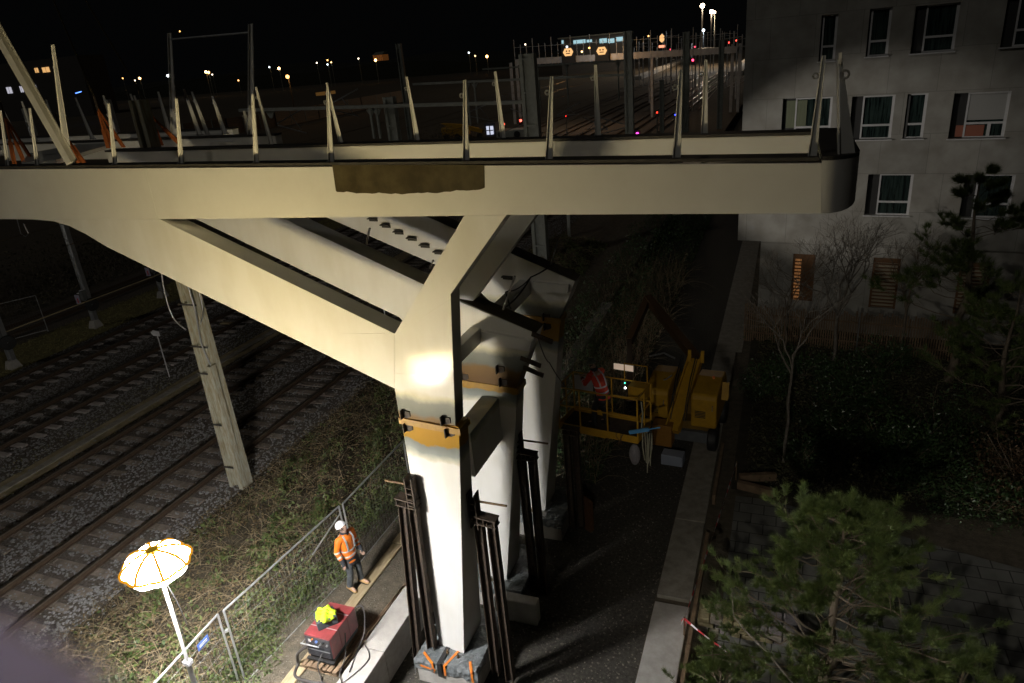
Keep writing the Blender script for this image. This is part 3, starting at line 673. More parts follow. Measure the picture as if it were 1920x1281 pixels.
mb = MB(); mb.box(x0, x1, y0, y1, .30, zt); mb.build('cover', red, WM, bevel=.012)
mb = MB(); mb.box(x0 + .02, x1 - .02, y0 + .03, y1 - .02, .19, .30); mb.box(x0 - .01, x1 + .01, y0 - .06, y0 + .0, .20, .235); mb.build('chassis', blackm, WM)
mb = MB(); mb.box(x0 + .015, x1 - .015, y0 - .012, y0 - .001, .30, zt - .03); fp = mb.build('front_panel', mat('panel_charcoal', (.05, .05, .055), (.03, .03, .033), .45, scale=10), WM)
for i in range(7):
    mb = MB(); z = .33 + i * .036; mb.obox(((x0 + x1) / 2, y0 - .03, z), (1, 0, 0), (0, 1, -.6), (0, .6, 1), (x1 - x0) / 2 - .04, .018, .003); mb.build('louvre', galv if i == 4 else MATS['panel_charcoal'], fp)
for i, (x, z, m_) in enumerate([(x0 + .12, .70, whitef), (x0 + .12, .675, whitef), (x0 + .12, .65, whitef)]):
    mb = MB(); mb.box(x - .03, x + .03, y0 - .018, y0 - .013, z - .006, z + .006); mb.build('label_plate', m_, fp)
for x, z, r_, m_ in ((x0 + .29, .69, .028, mat('blue_dial', (.12, .2, .5), None, .4)), (x0 + .44, .69, .024, blackm), (x0 + .53, .65, .02, galv), (x0 + .2, .73, .014, tape), (x0 + .38, .64, .018, galv)):
    mb = MB(); mb.lathe((x, y0 - .013, z), [(0, .03), (r_, .03), (r_, 0)], 14, axis=(0, -1, 0)); mb.build('dial', m_, fp)
mb = MB(); hb = y0 - .11; mb.tube([(x0 - .02, hb, .66), (x0 + .40, hb, .66)], .014, 8); mb.tube([(x0 + .0, hb, .66), (x0 + .0, y0, .66)], .01, 8); mb.tube([(x0 + .38, hb, .66), (x0 + .38, y0, .66)], .01, 8); mb.build('front_handle', galv, WM, smooth=50)
mb = MB()
for y in (y0 + .25, y1 - .24): mb.box(x0 + .001, x1 - .001, y - .008, y + .008, zt, zt + .006)
mb.build('lid_seam', galv, WM)
mb = MB()
for y in (y0 + .3, y1 - .3): mb.box(x1, x1 + .004, y - .006, y + .006, .31, zt - .01)
mb.build('side_seam', mat('dark_red', (.14, .02, .02), None, .6), WM)
for x in (x0 + .08, x1 - .08):
    for y in (y0 + .1, y1 - .1):
        mb = MB(); mb.lathe((x - .02, y, .19), [(0, -.02), (.055, -.02), (.06, 0), (.055, .02), (0, .02)], 14, axis=(1, 0, 0)); mb.build('wheel', blackm, WM)
# bag
bc = np.array(((x0 + x1) / 2 - .03, (y0 + y1) / 2 - .06, zt))
th = radians(48); ux = (cos(th), sin(th), 0); uy = (-sin(th), cos(th), 0)
mb = MB(); mb.obox(bc + Z * .10, ux, uy, Z, .20, .17, .095); mb.obox(bc + Z * .2, ux, uy, Z, .17, .14, .01)
tag(mb.build('tool_bag', mat('dark_canvas', (.035, .045, .05), (.05, .06, .065), .8, scale=12), bevel=.03), 'dark canvas bag standing on the welding machine under the yellow vest', 'bag')
# crumpled hi-vis vest
n = 30; V = []
for j in range(n + 1):
    for i in range(n + 1):
        u, v_ = i / n * 2 - 1, j / n * 2 - 1; r_ = math.hypot(u, v_); k = (1 if r_ == 0 else max(abs(u), abs(v_)) / r_); x, y = u * k, v_ * k; rr = math.hypot(x, y)
        wob = .016 * sin(8 * x + 3 * y) + .011 * sin(13 * y - 5 * x + 2) + .008 * sin(19 * x * y + 4) + random.uniform(-.002, .002)
        V.append((bc[0] + x * (.21 + wob), bc[1] + y * (.20 + wob), bc[2] + .215 + .085 * (1 - rr ** 2.6) + wob * (1.2 - .3 * rr) - .10 * max(0, rr - .82) * 3))
mb = MB(); mb.add(V, [(j * (n + 1) + i, j * (n + 1) + i + 1, (j + 1) * (n + 1) + i + 1, (j + 1) * (n + 1) + i) for j in range(n) for i in range(n)])
o = mb.build('hi_vis_vest', mat('lime_fabric', (.50, .72, .02), (.42, .62, .015), .7, scale=12), smooth=70); sm = o.modifiers.new('thick', 'SOLIDIFY'); sm.thickness = .012
tag(o, 'crumpled lime yellow hi-vis vest on the dark bag on the welder', 'vest')
# hoses and cables
def hose(pts, r, label, m=blackm):
    P = [Vector(p) for p in pts]; Q = []
    for i in range(len(P) - 1):
        p0, p1, p2, p3 = P[max(i - 1, 0)], P[i], P[i + 1], P[min(i + 2, len(P) - 1)]
        for t_ in [k / 6 for k in range(6)]:
            Q.append(.5 * ((2 * p1) + (p2 - p0) * t_ + (2 * p0 - 5 * p1 + 4 * p2 - p3) * t_ ** 2 + (3 * p1 - p0 - 3 * p2 + p3) * t_ ** 3))
    Q.append(P[-1]); mb = MB(); mb.tube([tuple(q) for q in Q], r, 8); return tag(mb.build('hose', m, smooth=60), label, 'hose')
hosem = mat('hose_rubber', (.06, .055, .05), (.035, .03, .03), .6, scale=9)
hose([(x0 + .15, y0 - .02, .62), (x0 - .12, y0 - .15, .4), (x0 - .22, y0 - .12, .08), (x0 - .1, y0 - .38, .04), (x0 + .3, y0 - .42, .05), (x1 + .1, y0 - .42, .10), (x1 + .5, y0 - .6, .10)], .032, 'thick taped black hose curling around the pallet corner', hosem)
hose([(x0 + .38, y0 - .02, .42), (x0 + .36, y0 - .2, .3), (x0 + .4, y0 - .25, .08), (x0 + .55, y0 - .4, .06)], .012, 'thin grey cable dropping from the louvred front to the pallet', hosem)
hose([(x1 + .01, y0 + .45, .55), (x1 + .1, y0 + .2, .2), (x1 + .14, y0 - .1, .08), (x1 + .30, y0 - .3, .07), (x1 + .2, y0 - .5, .07)], .011, 'thin cable looping from the red side panel onto the wall top', hosem)
hose([(x1 - .1, y1 + .01, .7), (x1 + .12, y1 + .1, .75), (x1 + .2, y1 - .1, .3), (x1 + .16, y1 - .4, .05), (x1 + .3, y1 - .9, .06)], .014, 'grey cable hanging behind the rear corner of the welder', hosem)
hose([(x1 + .22, y1 - .2, .05), (x1 + .5, y1 - .5, .05), (x1 + .38, y0 - .1, .05), (x1 + .2, y0 - .42, .06)], .009, 'thin dark cable lying across the retaining wall top', hosem)

# ------------------------------------------------------------------ concrete catenary mast
g = gz(452, 905, 0)
CMs = thing('concrete_mast', 'tall weathered concrete mast standing in brambles, passing behind the slanting leg', 'mast', g)
cmat = mat('mast_concrete', (.42, .42, .34), (.30, .25, .15), .85, scale=4, stretch=(5, 5, .7), bump=.3, bscale=40, contrast=(.4, .62))
H_ = 10.7
def taper(mb, cx, cy, wx0, wy0, wx1, wy1, z0, z1, ox=0, oy=0):
    V = [(cx + sx * w_[0] + ox, cy + sy * w_[1] + oy, z) for z, w_ in ((z0, (wx0, wy0)), (z1, (wx1, wy1))) for sx, sy in ((-1, -1), (1, -1), (1, 1), (-1, 1))]
    mb.add(V, [(0, 3, 2, 1), (4, 5, 6, 7), (0, 1, 5, 4), (1, 2, 6, 5), (2, 3, 7, 6), (3, 0, 4, 7)])
mb = MB()
for sgn in (-1, 1):
    V = []
    for z, hw in ((-.3, .30), (H_, .17)):
        a_, b_ = sgn * hw, sgn * (hw - .10)
        V += [(g[0] + min(a_, b_), g[1] - .17 + z * .004, z), (g[0] + max(a_, b_), g[1] - .17 + z * .004, z), (g[0] + max(a_, b_), g[1] + .17, z), (g[0] + min(a_, b_), g[1] + .17, z)]
    mb.add(V, [(0, 3, 2, 1), (4, 5, 6, 7), (0, 1, 5, 4), (1, 2, 6, 5), (2, 3, 7, 6), (3, 0, 4, 7)])
taper(mb, g[0], g[1], .2, .05, .07, .05, -.3, H_)
mb.build('mast_body', cmat, CMs, bevel=.01)
mb = MB(); mb.box(g[0] + .19, g[0] + .33, g[1] - .30, g[1] - .1, 0, 3.9); mb.build('cable_duct', cmat, CMs)
for z in (3.6, 4.4, 5.6, 2.0, .6): 
    mb = MB(); mb.box(g[0] - .31, g[0] + .31, g[1] - .2, g[1] - .178, z, z + .045); mb.build('mast_band', darktop, CMs)
hose([g + (.26, -.2, 3.9), g + (.2, -.25, 4.6), g + (.35, -.3, 5.6), g + (.3, -.3, 6.6)], .02, 'pale cable rising from the duct of the concrete mast', galv)
hose([g + (-.26, -.2, 4.9), g + (-.55, -.25, 5.3), g + (-.5, -.3, 6.2), g + (-.3, -.3, 7.0)], .02, 'pale loop of cable left of the concrete mast top', galv)
hose([g + (.3, -.2, 5.1), g + (.5, -.2, 5.5), g + (.55, -.2, 6.3)], .015, 'short pale loop of cable right of the concrete mast', galv)

# galvanised masts with tensioning gear on the verge
def gmast(fx, fy, h, label):
    g = gz(fx, fy, -.05); T = thing('catenary_mast', label, 'catenary mast', g, 'galvanised masts on the far verge')
    mb = MB(); 
    for sx in (-.13, .13): mb.box(g[0] + sx - .015, g[0] + sx + .015, g[1] - .1, g[1] + .1, .3, h)
    mb.box(g[0] - .11, g[0] + .11, g[1] - .01, g[1] + .01, .3, h)
    for z in np.arange(.8, h, .9): mb.box(g[0] - .12, g[0] + .12, g[1] - .11, g[1] - .1, z, z + .05)
    mb.build('steel_mast', galv, T)
    mb = MB(); taper(mb, g[0], g[1] - .05, .25, .25, .16, .16, -.1, .3); mb.build('footing', conc, T)
    mb = MB(); mb.lathe((g[0] + .22, g[1] - .05, 1.15), [(.04, -.05), (.30, -.04), (.33, -.02), (.33, .02), (.30, .04), (.04, .05)], 24, axis=(1, -.3, 0)); mb.build('tension_wheel', blackm, T)
    mb = MB(); mb.box(g[0] + .1, g[0] + .3, g[1] - .45, g[1] - .2, 1.5, 1.95); mb.build('balance_weight', mat('weight_grey', (.12, .13, .13), None, .8), T)
    mb = MB(); mb.box(g[0] - .25, g[0] + .12, g[1] - .32, g[1] - .11, 1.78, 1.82); mb.box(g[0] - .05, g[0] + .15, g[1] - .3, g[1] - .11, 1.88, 1.96); mb.build('bracket', whitef, T)
    mb = MB(); mb.box(g[0] - .45, g[0] - .15, g[1] - .33, g[1] - .30, 1.25, 1.72); s_ = mb.build('number_plate', mat('plate_lilac', (.4, .38, .5), None, .5), T)
    mb = MB(); mb.box(g[0] - .33, g[0] - .26, g[1] - .335, g[1] - .331, 1.32, 1.55); mb.build('red_mark', mat('red_mark', (.7, .05, .05), None, .5), s_)
    return T
gmast(182, 612, 10.5, 'galvanised lattice mast with wheel and plate, middle one on the verge')
gmast(307, 556, 10.5, 'galvanised mast with wheel, farthest of the verge masts, cut off by the slanting leg')
gmast(28, 688, 5.2, 'galvanised mast with wheel and coloured plate at the left edge')
a = gz(-20, 634, 1.5); b = gz(305, 512, 1.5)
mb = MB(); mb.tube([a, b], .03, 6); tag(mb.build('guard_pipe', mat('pipe_tan', (.42, .34, .2), None, .6)), 'long tan pipe fixed at waist height along the verge masts', 'pipe')
# hanging triangle loop top left
a = gz(34, 412, 5.5); mb = MB(); k = gy(32, 412, 30); l1 = gy(39, 438, 30); l2 = gy(48, 444, 30); l3 = gy(53, 438, 30); k2 = gy(44, 420, 30)
mb.tube([k, l1, l2, l3, k2], .03, 6); tag(mb.build('hanging_stirrup', galv), 'pale wire stirrup hanging below the beam at the far left', 'stirrup')

# ------------------------------------------------------------------ vegetation
def leaves(name, C, smin, smax, m, origin, parent=None, flat=.0, npl=1):
    n = len(C); s = rng.uniform(smin, smax, n)[:, None]
    a = rng.normal(size=(n, 3)); a[:, 2] *= (1 - flat); a /= np.linalg.norm(a, axis=1)[:, None]
    b = rng.normal(size=(n, 3)); b -= (b * a).sum(1)[:, None] * a; b /= np.linalg.norm(b, axis=1)[:, None]
    c = np.cross(a, b)
    V = np.stack([C - a * s, C + b * s * .48 + c * s * .15, C + a * s, C - b * s * .48 + c * s * .15], 1)
    F = np.arange(n * 4).reshape(n, 4)
    return bulk(name, V.reshape(-1, 3), F, m, parent=parent, origin=origin)
def stalks(name, B, Lr, wid, m, origin, up=.7, seg=3, parent=None):
    n = len(B); L = rng.uniform(*Lr, n)[:, None]; d = rng.normal(size=(n, 3)); d[:, 2] = np.abs(d[:, 2]) * up * 2; d /= np.linalg.norm(d, axis=1)[:, None]
    side = np.cross(d, rng.normal(size=(n, 3))); side /= np.linalg.norm(side, axis=1)[:, None]; side *= wid
    rows = []
    for k in range(seg + 1):
        t_ = k / seg; p = B + d * L * t_; p[:, 2] -= (L[:, 0] * .45 * t_ ** 2); rows.append(p - side * (1 - .7 * t_)); rows.append(p + side * (1 - .7 * t_))
    V = np.stack(rows, 1); F = []
    for k in range(seg): F.append([2 * k, 2 * k + 1, 2 * k + 3, 2 * k + 2])
    F = (np.array(F)[None] + (np.arange(n) * (2 * seg + 2))[:, None, None]).reshape(-1, 4)
    return bulk(name, V.reshape(-1, 3), F, m, parent=parent, origin=origin)
def fnoise(x, y, s=1.0):
    return (np.sin(x * 1.7 * s + 1.3) * np.sin(y * 1.1 * s + .4) + .6 * np.sin(x * 3.9 * s + y * 2.3 * s) + .4 * np.sin(y * 5.1 * s - x * 2.7 * s + 2)) / 2
def bank_h(x, y):
    t_ = np.clip((x + 13.6 + .5 * fnoise(y, y * .3, .7)) / .9, 0, 1) * np.clip((-9.75 - x) / .7, 0, 1)
    return t_ * (.36 + .24 * fnoise(x, y, .9) + .16 * fnoise(x, y, 2.6))
gx = np.linspace(-14.2, -9.4, 40); gy_ = np.linspace(3, 40, 150); XX, YY = np.meshgrid(gx, gy_)
ZZ = bank_h(XX, YY) - .05 + .03 * rng.random(XX.shape)
V = np.stack([XX, YY, ZZ], -1).reshape(-1, 3); nx = 40
F = np.array([(j * nx + i, j * nx + i + 1, (j + 1) * nx + i + 1, (j + 1) * nx + i) for j in range(149) for i in range(39)])
o = bulk('verge_bank', V, F, mat('bank_litter', (.025, .02, .012), (.075, .06, .035), .95, scale=7, bump=1, bscale=30), origin=(-12, 3, 0), smooth=True); tag(o, None, None, kind='structure')
def bank_pts(n, xr=(-14.0, -9.55), yr=(4, 40), p=1.6, cond=None):
    x = rng.uniform(*xr, n); y = yr[0] + (yr[1] - yr[0]) * rng.random(n) ** p
    if cond is not None: k = cond(x, y); x = x[k]; y = y[k]
    return x, y
x, y = bank_pts(74000, cond=lambda x, y: rng.random(len(x)) < np.clip(.15 + 1.3 * fnoise(x * 1.3, y * 1.1) + .5 * np.clip((x + 12.2) / 2, -1, 1), .06, 1))
z = bank_h(x, y) + rng.random(len(x)) ** 1.5 * .2 - .03
tag(leaves('bramble_leaves', np.stack([x, y, z], 1), .028, .072, leafm, (-12, 4, 0)), 'green bramble and nettle leaves covering the bank along the fence', 'brambles', kind='stuff')
x, y = bank_pts(26000, xr=(-14.3, -9.6)); z = bank_h(x, y) + rng.random(len(x)) * .12
tag(leaves('dead_leaves', np.stack([x, y, z], 1), .02, .045, mat('dead_leaf', (.20, .15, .07), (.12, .08, .04), .8, scale=3), (-12, 4, 0), flat=.5), 'brown dead leaves caught among the brambles', 'dead leaves', kind='stuff')
x, y = bank_pts(9000, xr=(-14.0, -9.7)); z = bank_h(x, y) + rng.random(len(x)) * .05
tag(stalks('dry_stalks', np.stack([x, y, z], 1), (.25, 1.3), .006, drym, (-12, 4, 0), up=.35), 'pale dry stalks and bramble stems tangled over the bank', 'dry stalks', kind='stuff')
# creeping plants on the path side of the fence
x, y = bank_pts(16000, xr=(-9.9, -8.95), yr=(6, 20), p=1.1, cond=lambda x, y: rng.random(len(x)) < np.clip((-8.95 - x) * 1.0 + .5 * fnoise(x, y * 2), 0, 1)); z = rng.random(len(x)) ** 1.5 * .28
tag(leaves('creeping_weeds', np.stack([x, y, z], 1), .02, .045, leafm, (-9.4, 6, 0)), 'green weeds growing through the foot of the mesh fence', 'weeds', kind='stuff')
# verge grass and far bank
x = rng.uniform(-34.3, -31.0, 16000); y = 8 + 50 * rng.random(16000) ** 1.5
tag(stalks('verge_grass', np.stack([x, y, np.full_like(x, -.05)], 1), (.08, .3), .008, grassm, (-32.5, 10, 0), up=1, seg=2), 'yellowish short grass on the verge around the galvanised masts', 'grass', kind='stuff')
x = rng.uniform(-23.2, -21.0, 2600); y = 8 + 30 * rng.random(2600)
tag(stalks('strip_grass', np.stack([x, y, np.full_like(x, -.05)], 1), (.06, .22), .007, grassm, (-22, 10, 0), up=1, seg=2), 'dry grass tufts along the sandy strip between the tracks', 'grass', kind='stuff')
x = rng.uniform(-48, -39, 26000); y = 10 + 90 * rng.random(26000) ** 1.4; z = rng.random(26000) ** 1.3 * (.8 + .8 * np.clip(fnoise(x * .3, y * .25), -.5, 1.4)) * np.clip((-38.6 - x) / 2, 0.1, 2)
tag(leaves('far_scrub', np.stack([x, y, z], 1), .06, .14, mat('scrub_leaf', (.06, .055, .03), (.10, .085, .05), .8, scale=2), (-42, 10, 0)), 'dim brown scrub beyond the fifth track at the far left', 'scrub', kind='stuff')
x = rng.uniform(-46, -39, 2500); y = 12 + 60 * rng.random(2500)
tag(stalks('far_bare_stems', np.stack([x, y, np.zeros_like(x)], 1), (.8, 2.4), .018, mat('stem_grey', (.12, .10, .08), None, .9), (-42, 10, 0), up=1.6), 'bare upright stems rising from the dim scrub at far left', 'stems', kind='stuff')
# scrub behind the farthest column
x = rng.uniform(-8.6, -4.6, 30000); y = 16.8 + 45 * rng.random(30000) ** 1.3; z = -.8 + rng.random(30000) ** .8 * np.clip(1.5 + .9 * fnoise(x, y * .5), .4, 2.8) * np.clip((-4.5 - x) / 1.6, 0, 1)
tag(leaves('path_side_scrub', np.stack([x, y, z], 1), .03, .08, leafd, (-6.5, 17, -.8)), 'dark scrub hedge behind the farthest column and along the path', 'scrub', kind='stuff')
x = rng.uniform(-8, -4.6, 3500); y = 16.8 + 20 * rng.random(3500)
tag(stalks('path_side_stems', np.stack([x, y, np.full_like(x, -.8)], 1), (1.2, 3.4), .009, drym, (-6.5, 17, -.8), up=2), 'pale hanging stems in the dark scrub behind the farthest column', 'stems', kind='stuff')
# ground cover in the planting bed
x = rng.uniform(-.6, 12, 26000); y = 17.6 + 11 * rng.random(26000); z = -.77 + rng.random(26000) ** 2 * .3
tag(leaves('bed_ground_cover', np.stack([x, y, z], 1), .03, .07, mat('bed_leaf', (.05, .06, .025), (.10, .085, .04), .7, scale=3), (5, 18, -.8), flat=.4), 'low dark leaves and litter covering the planting bed', 'ground cover', kind='stuff')

# ---- trees and shrubs
def tufts(C, D, L, wd, k):
    """needle tufts: k thin triangles round each point"""
    n = len(C); C = np.repeat(C, k, 0); D = np.repeat(D, k, 0); r = rng.normal(size=(n * k, 3)) * .55 + D; r /= np.linalg.norm(r, axis=1)[:, None]
    s = np.cross(r, rng.normal(size=(n * k, 3))); s /= np.linalg.norm(s, axis=1)[:, None]
    ll = L * rng.uniform(.6, 1.2, (n * k, 1)); V = np.stack([C - s * wd, C + s * wd, C + r * ll], 1)
    return V.reshape(-1, 3), np.arange(n * k * 3).reshape(-1, 3)
def limb(mb, p, q, r0, r1, wob=.06, n=5, seg=6):
    P = [p + (q - p) * t_ + (np.array([random.uniform(-1, 1) for _ in range(3)]) * wob * np.linalg.norm(q - p) * (0 < t_ < 1)) for t_ in np.linspace(0, 1, n)]
    mb.tube(P, [r0 + (r1 - r0) * t_ for t_ in np.linspace(0, 1, n)], seg, cap=False); return P
def pine(base, top, rad, zlo, nb, nt_, L, wd, k, label, name='pine_tree', lean=(0, 0), m=None, cone=.62, sub=6):
    base = np.array(base, float); T = thing(name, label, 'tree' if name != 'shrub' else 'shrub', base); mb = MB()
    tp = np.array((base[0] + lean[0], base[1] + lean[1], top)); tr_ = limb(mb, base, tp, .03 * (top - base[2]) ** .8 + .02, .012, .02, 8, 8)
    C, D = [], []
    for b in range(nb):
        t_ = zlo + (1 - zlo) * (b + random.random()) / nb; p = base + (tp - base) * t_; a = random.uniform(0, 2 * pi)
        rr = rad * (1 - t_) ** cone / (1 - zlo) ** cone * random.uniform(.6, 1.15) + .12; q = p + np.array((cos(a) * rr, sin(a) * rr, rr * random.uniform(.1, .55)))
        P = limb(mb, p, q, .022 * (1.2 - t_) + .004, .006, .07, 5, 5)
        for s_ in range(sub):
            u = random.uniform(.35, 1.0); pp = p + (q - p) * u; dv = np.array((cos(a) + random.uniform(-.9, .9), sin(a) + random.uniform(-.9, .9), random.uniform(.1, 1))); dv = nrm(dv); e = pp + dv * rr * random.uniform(.15, .4)
            limb(mb, pp, e, .006, .003, .05, 3, 4)
            for w_ in range(nt_):
                v_ = random.choice((random.uniform(.3, .8), random.uniform(.85, 1.02))); C.append(pp + (e - pp) * v_ + np.array([random.gauss(0, .02) for _ in range(3)])); D.append(dv * .9 + (0, 0, .5))
    mb.build('trunk', bark, T, smooth=70)
    V, F = tufts(np.array(C), np.array(D), L, wd, k); bulk('crown', V, F, m or needlem, parent=T)
    return T
pine((1.25, 10.6, -.8), 3.7, 2.3, .10, 78, 7, .16, .005, 30, 'large green pine near the camera at the bottom right, between paving and slab path', sub=8)
pine((-.55, 9.9, -.8), .35, 1.0, .1, 24, 6, .13, .005, 26, 'small bushy pine in the corner below the low stone wall', sub=6)
pine((3.0, 9.6, -.8), 2.0, 1.2, .1, 24, 6, .14, .005, 26, 'loose pine bough tree at the right edge of the large pine', sub=6)
pine((5.7, 25.6, -.8), 6.4, 2.3, .25, 34, 8, .24, .008, 16, 'tall dark pine in front of the right-hand windows of the building', sub=8)
pine((6.4, 22.5, -.8), 3.6, 2.6, .05, 40, 8, .20, .008, 14, 'broad dim pine mass below the tall dark pine', sub=8, cone=.55)
pine((9.2, 21.5, -.8), 3.2, 2.4, .05, 36, 8, .20, .008, 14, 'broad dim pine mass at the right edge of the picture', sub=8, cone=.55)
def shrub(base, rx, ry, h, n, smin, smax, m, label, stems=10):
    base = np.array(base, float); T = thing('shrub', label, 'shrub', base); mb = MB()
    for i in range(stems):
        a = random.uniform(0, 2 * pi); limb(mb, base + (random.uniform(-.1, .1), random.uniform(-.1, .1), 0), base + (cos(a) * rx * .7, sin(a) * ry * .7, h * random.uniform(.5, .95)), .016, .005, .06)
    mb.build('stems', bark, T)
    cl = rng.normal(size=(26, 3)); cl /= np.linalg.norm(cl, axis=1)[:, None]; cl[:, 2] = np.abs(cl[:, 2]); cl *= rng.uniform(.45, 1, (26, 1)); cl *= (rx, ry, h); 
    C = base + cl[rng.integers(0, 26, n)] + rng.normal(size=(n, 3)) * (rx * .2, ry * .2, h * .16); C[:, 2] = np.maximum(C[:, 2], base[2] + .03)
    leaves('foliage', C, smin, smax, m, None, parent=T); return T
shrub((3.4, 19.3, -.8), 1.5, 1.1, 1.8, 5200, .035, .07, leafd, 'glossy laurel shrub with large leaves beyond the paving', 16)
shrub((.9, 19.4, -.8), .8, .7, 1.0, 1600, .03, .055, leafd, 'small leafy shrub beside the foot of the slender bare tree')
shrub((6.3, 18.6, -.8), 1.6, 1.3, 2.2, 4200, .03, .06, mat('russet_leaf', (.12, .06, .03), (.07, .05, .025), .7, scale=3), 'russet brown shrub right of the glossy laurel')
shrub((8.6, 17.8, -.8), 1.4, 1.1, 1.8, 3000, .03, .06, leafd, 'dim green shrub at the right edge beyond the paving')
shrub((1.9, 21.6, -.8), 1.3, 1.0, 1.2, 2200, .03, .06, leafd, 'dark low shrub behind the slender bare tree')
shrub((-.2, 23.6, -.8), .9, .9, 1.1, 1600, .03, .06, leafd, 'dark low shrub right of the yellow lift')
for sx_, sy_, h_, lb_ in ((4.6, 20.9, 1.9, 'dense dark shrub between the laurel and the dim pine mass'), (2.6, 23.6, 1.3, 'dark shrub under the crown edge of the wide bare tree'), (7.6, 20.0, 2.2, 'tall dim shrub behind the russet one'), (10.2, 19.2, 2.2, 'dim shrub partly cut by the right picture edge'), (3.7, 26.0, 1.4, 'dark shrub against the picket fence near the second door'), (1.0, 25.0, 1.0, 'low dark shrub before the picket fence under the first door'), (5.2, 17.9, 1.0, 'low leafy shrub at the paving edge right of the laurel')):
    shrub((sx_, sy_, -.8), 1.3, 1.1, h_, 2600, .03, .065, leafd, lb_)
shrub((-.65, 10.4, -.8), .5, .9, .55, 1500, .02, .045, leafm, 'small broad-leaved plant at the foot of the low stone wall')
shrub((.6, 28.6, -.8), 1.5, .5, 1.0, 1800, .03, .06, leafd, 'dark hedge clump under the left ground floor door')
def grow(mb, p, d, L, r, depth, tips=None, spread=.55, up=.15):
    q = p + d * L; limb(mb, p, q, r, r * .68, .04, 4, 5 if depth > 2 else 3)
    if depth == 0: return
    for k in range(random.choice((2, 3, 3)) if depth > 1 else 3):
        nd = nrm(d + np.array((random.gauss(0, spread), random.gauss(0, spread), random.gauss(up, spread * .6)))); grow(mb, q, nd, L * random.uniform(.66, .88), r * .62, depth - 1, tips, spread, up)
def bare(base, h, r, depth, label, mt, L=None, lean=(0, 0), spread=.5, nf=2):
    base = np.array(base, float); T = thing('bare_tree', label, 'tree', base); mb = MB(); top = base + np.array((lean[0], lean[1], h)); limb(mb, base, top, r, r * .7, .015, 6, 8); mb.build('trunk', mt, T, smooth=60)
    mb = MB()
    for k in range(nf): grow(mb, base + (top - base) * (1 - .22 * k / nf), nrm((random.uniform(-.6, .6), random.uniform(-.5, .5), 1)), L or h * .3, r * .6, depth, None, spread)
    mb.build('crown', mt, T); return T
random.seed(21)
bare((.45, 19.1, -.8), 3.4, .05, 4, 'slender bare tree with pale trunk standing in the shrub bed', barkb, .8, (.05, .2), nf=4)
bare((2.1, 26.4, -.8), 2.3, .07, 5, 'wide bare twiggy tree in front of the ground floor doors', barkb, 1.0, nf=5, spread=.6)
bare((.4, 26.9, -.8), 1.9, .05, 5, 'smaller bare twiggy tree beside the building corner', bark, .85, nf=4, spread=.6)
bare((4.4, 27.2, -.8), 2.1, .05, 5, 'bare twiggy tree between the second door and the tall pine', bark, .9, nf=4, spread=.6)
random.seed(5)
P = [gy(1372, 1112, 10.2), gy(1376, 1155, 9.9), gy(1395, 1180, 9.7), gy(1440, 1225, 9.4), gy(1486, 1281, 9.2), gy(1530, 1330, 9.1)]
mb = MB(); mb.tube(P, [.006, .008, .011, .014, .017, .02], 7); tag(mb.build('bare_branch', barkb), 'long bare pale branch crossing in front of the large pine', 'branch')
g = gz(1480, 905, -.8)
# two timbers by the path
for i, (a, b, z) in enumerate((((1386, 896), (1455, 893), -.6), ((1383, 908), (1452, 925), -.6))):
    p, q = gz(*a, z), gz(*b, z); mb = MB(); mb.bar(p, q, .22, .16, Z); tag(mb.build('timber_sleeper', wooddk, bevel=.01), ['upper of the two short timbers beside the taped trench', 'lower, thicker of the two short timbers beside the taped trench'][i], 'timber')

# red and white barrier tape
tr_, tw = mat('tape_red', (.55, .04, .05), None, .5), mat('tape_white', (.7, .66, .68), None, .5)
def btape(a, b, label, sag=.06, seg=26):
    a = np.array(a); b = np.array(b); mb = MB(); L = np.linalg.norm(b - a); n = max(8, int(L / .18)); 
    for i in range(n):
        t0, t1 = i / n, (i + 1) / n; mb.cur = i % 2
        f = lambda t_: a * (1 - t_) + b * t_ - Z * sag * 4 * t_ * (1 - t_)
        p, q = f(t0), f(t1); an = i * .8; s0 = np.array((cos(an) * .3, 0, 1)) * .028; s1 = np.array((cos(an + .8) * .3, 0, 1)) * .028
        mb.add([p - s0, q - s1, q + s1, p + s0], [(0, 1, 2, 3)])
    o = mb.build('barrier_tape', [tr_, tw]); return tag(o, label, 'barrier tape')
A = gz(1283, 1160, -.25); B_ = gz(1381, 868, -.2)
btape(A, B_, 'red and white barrier tape running along the edging toward the yellow lift')
btape(A, gz(1390, 1238, -.2), 'red and white barrier tape dropping right across the small pine')
for p, lb in ((A, 'near'), (B_, 'far')):
    mb = MB(); mb.tube([(p[0], p[1], -.8), (p[0], p[1], p[2] + .04)], .018, 6); tag(mb.build('tape_stake', wooddk), lb + ' wooden stake holding the end of the barrier tape', 'stake')
mb = MB(); mb.cur = 0
for k in range(5): a_ = k * 1.3; mb.cur = k % 2; mb.bar(A + Z * .03, A + np.array((cos(a_) * .08, sin(a_) * .08, -.12)), .03, .006)
tag(mb.build('tape_knot', [tr_, tw]), 'knotted red and white tape ends at the low stone wall', 'tape knot')

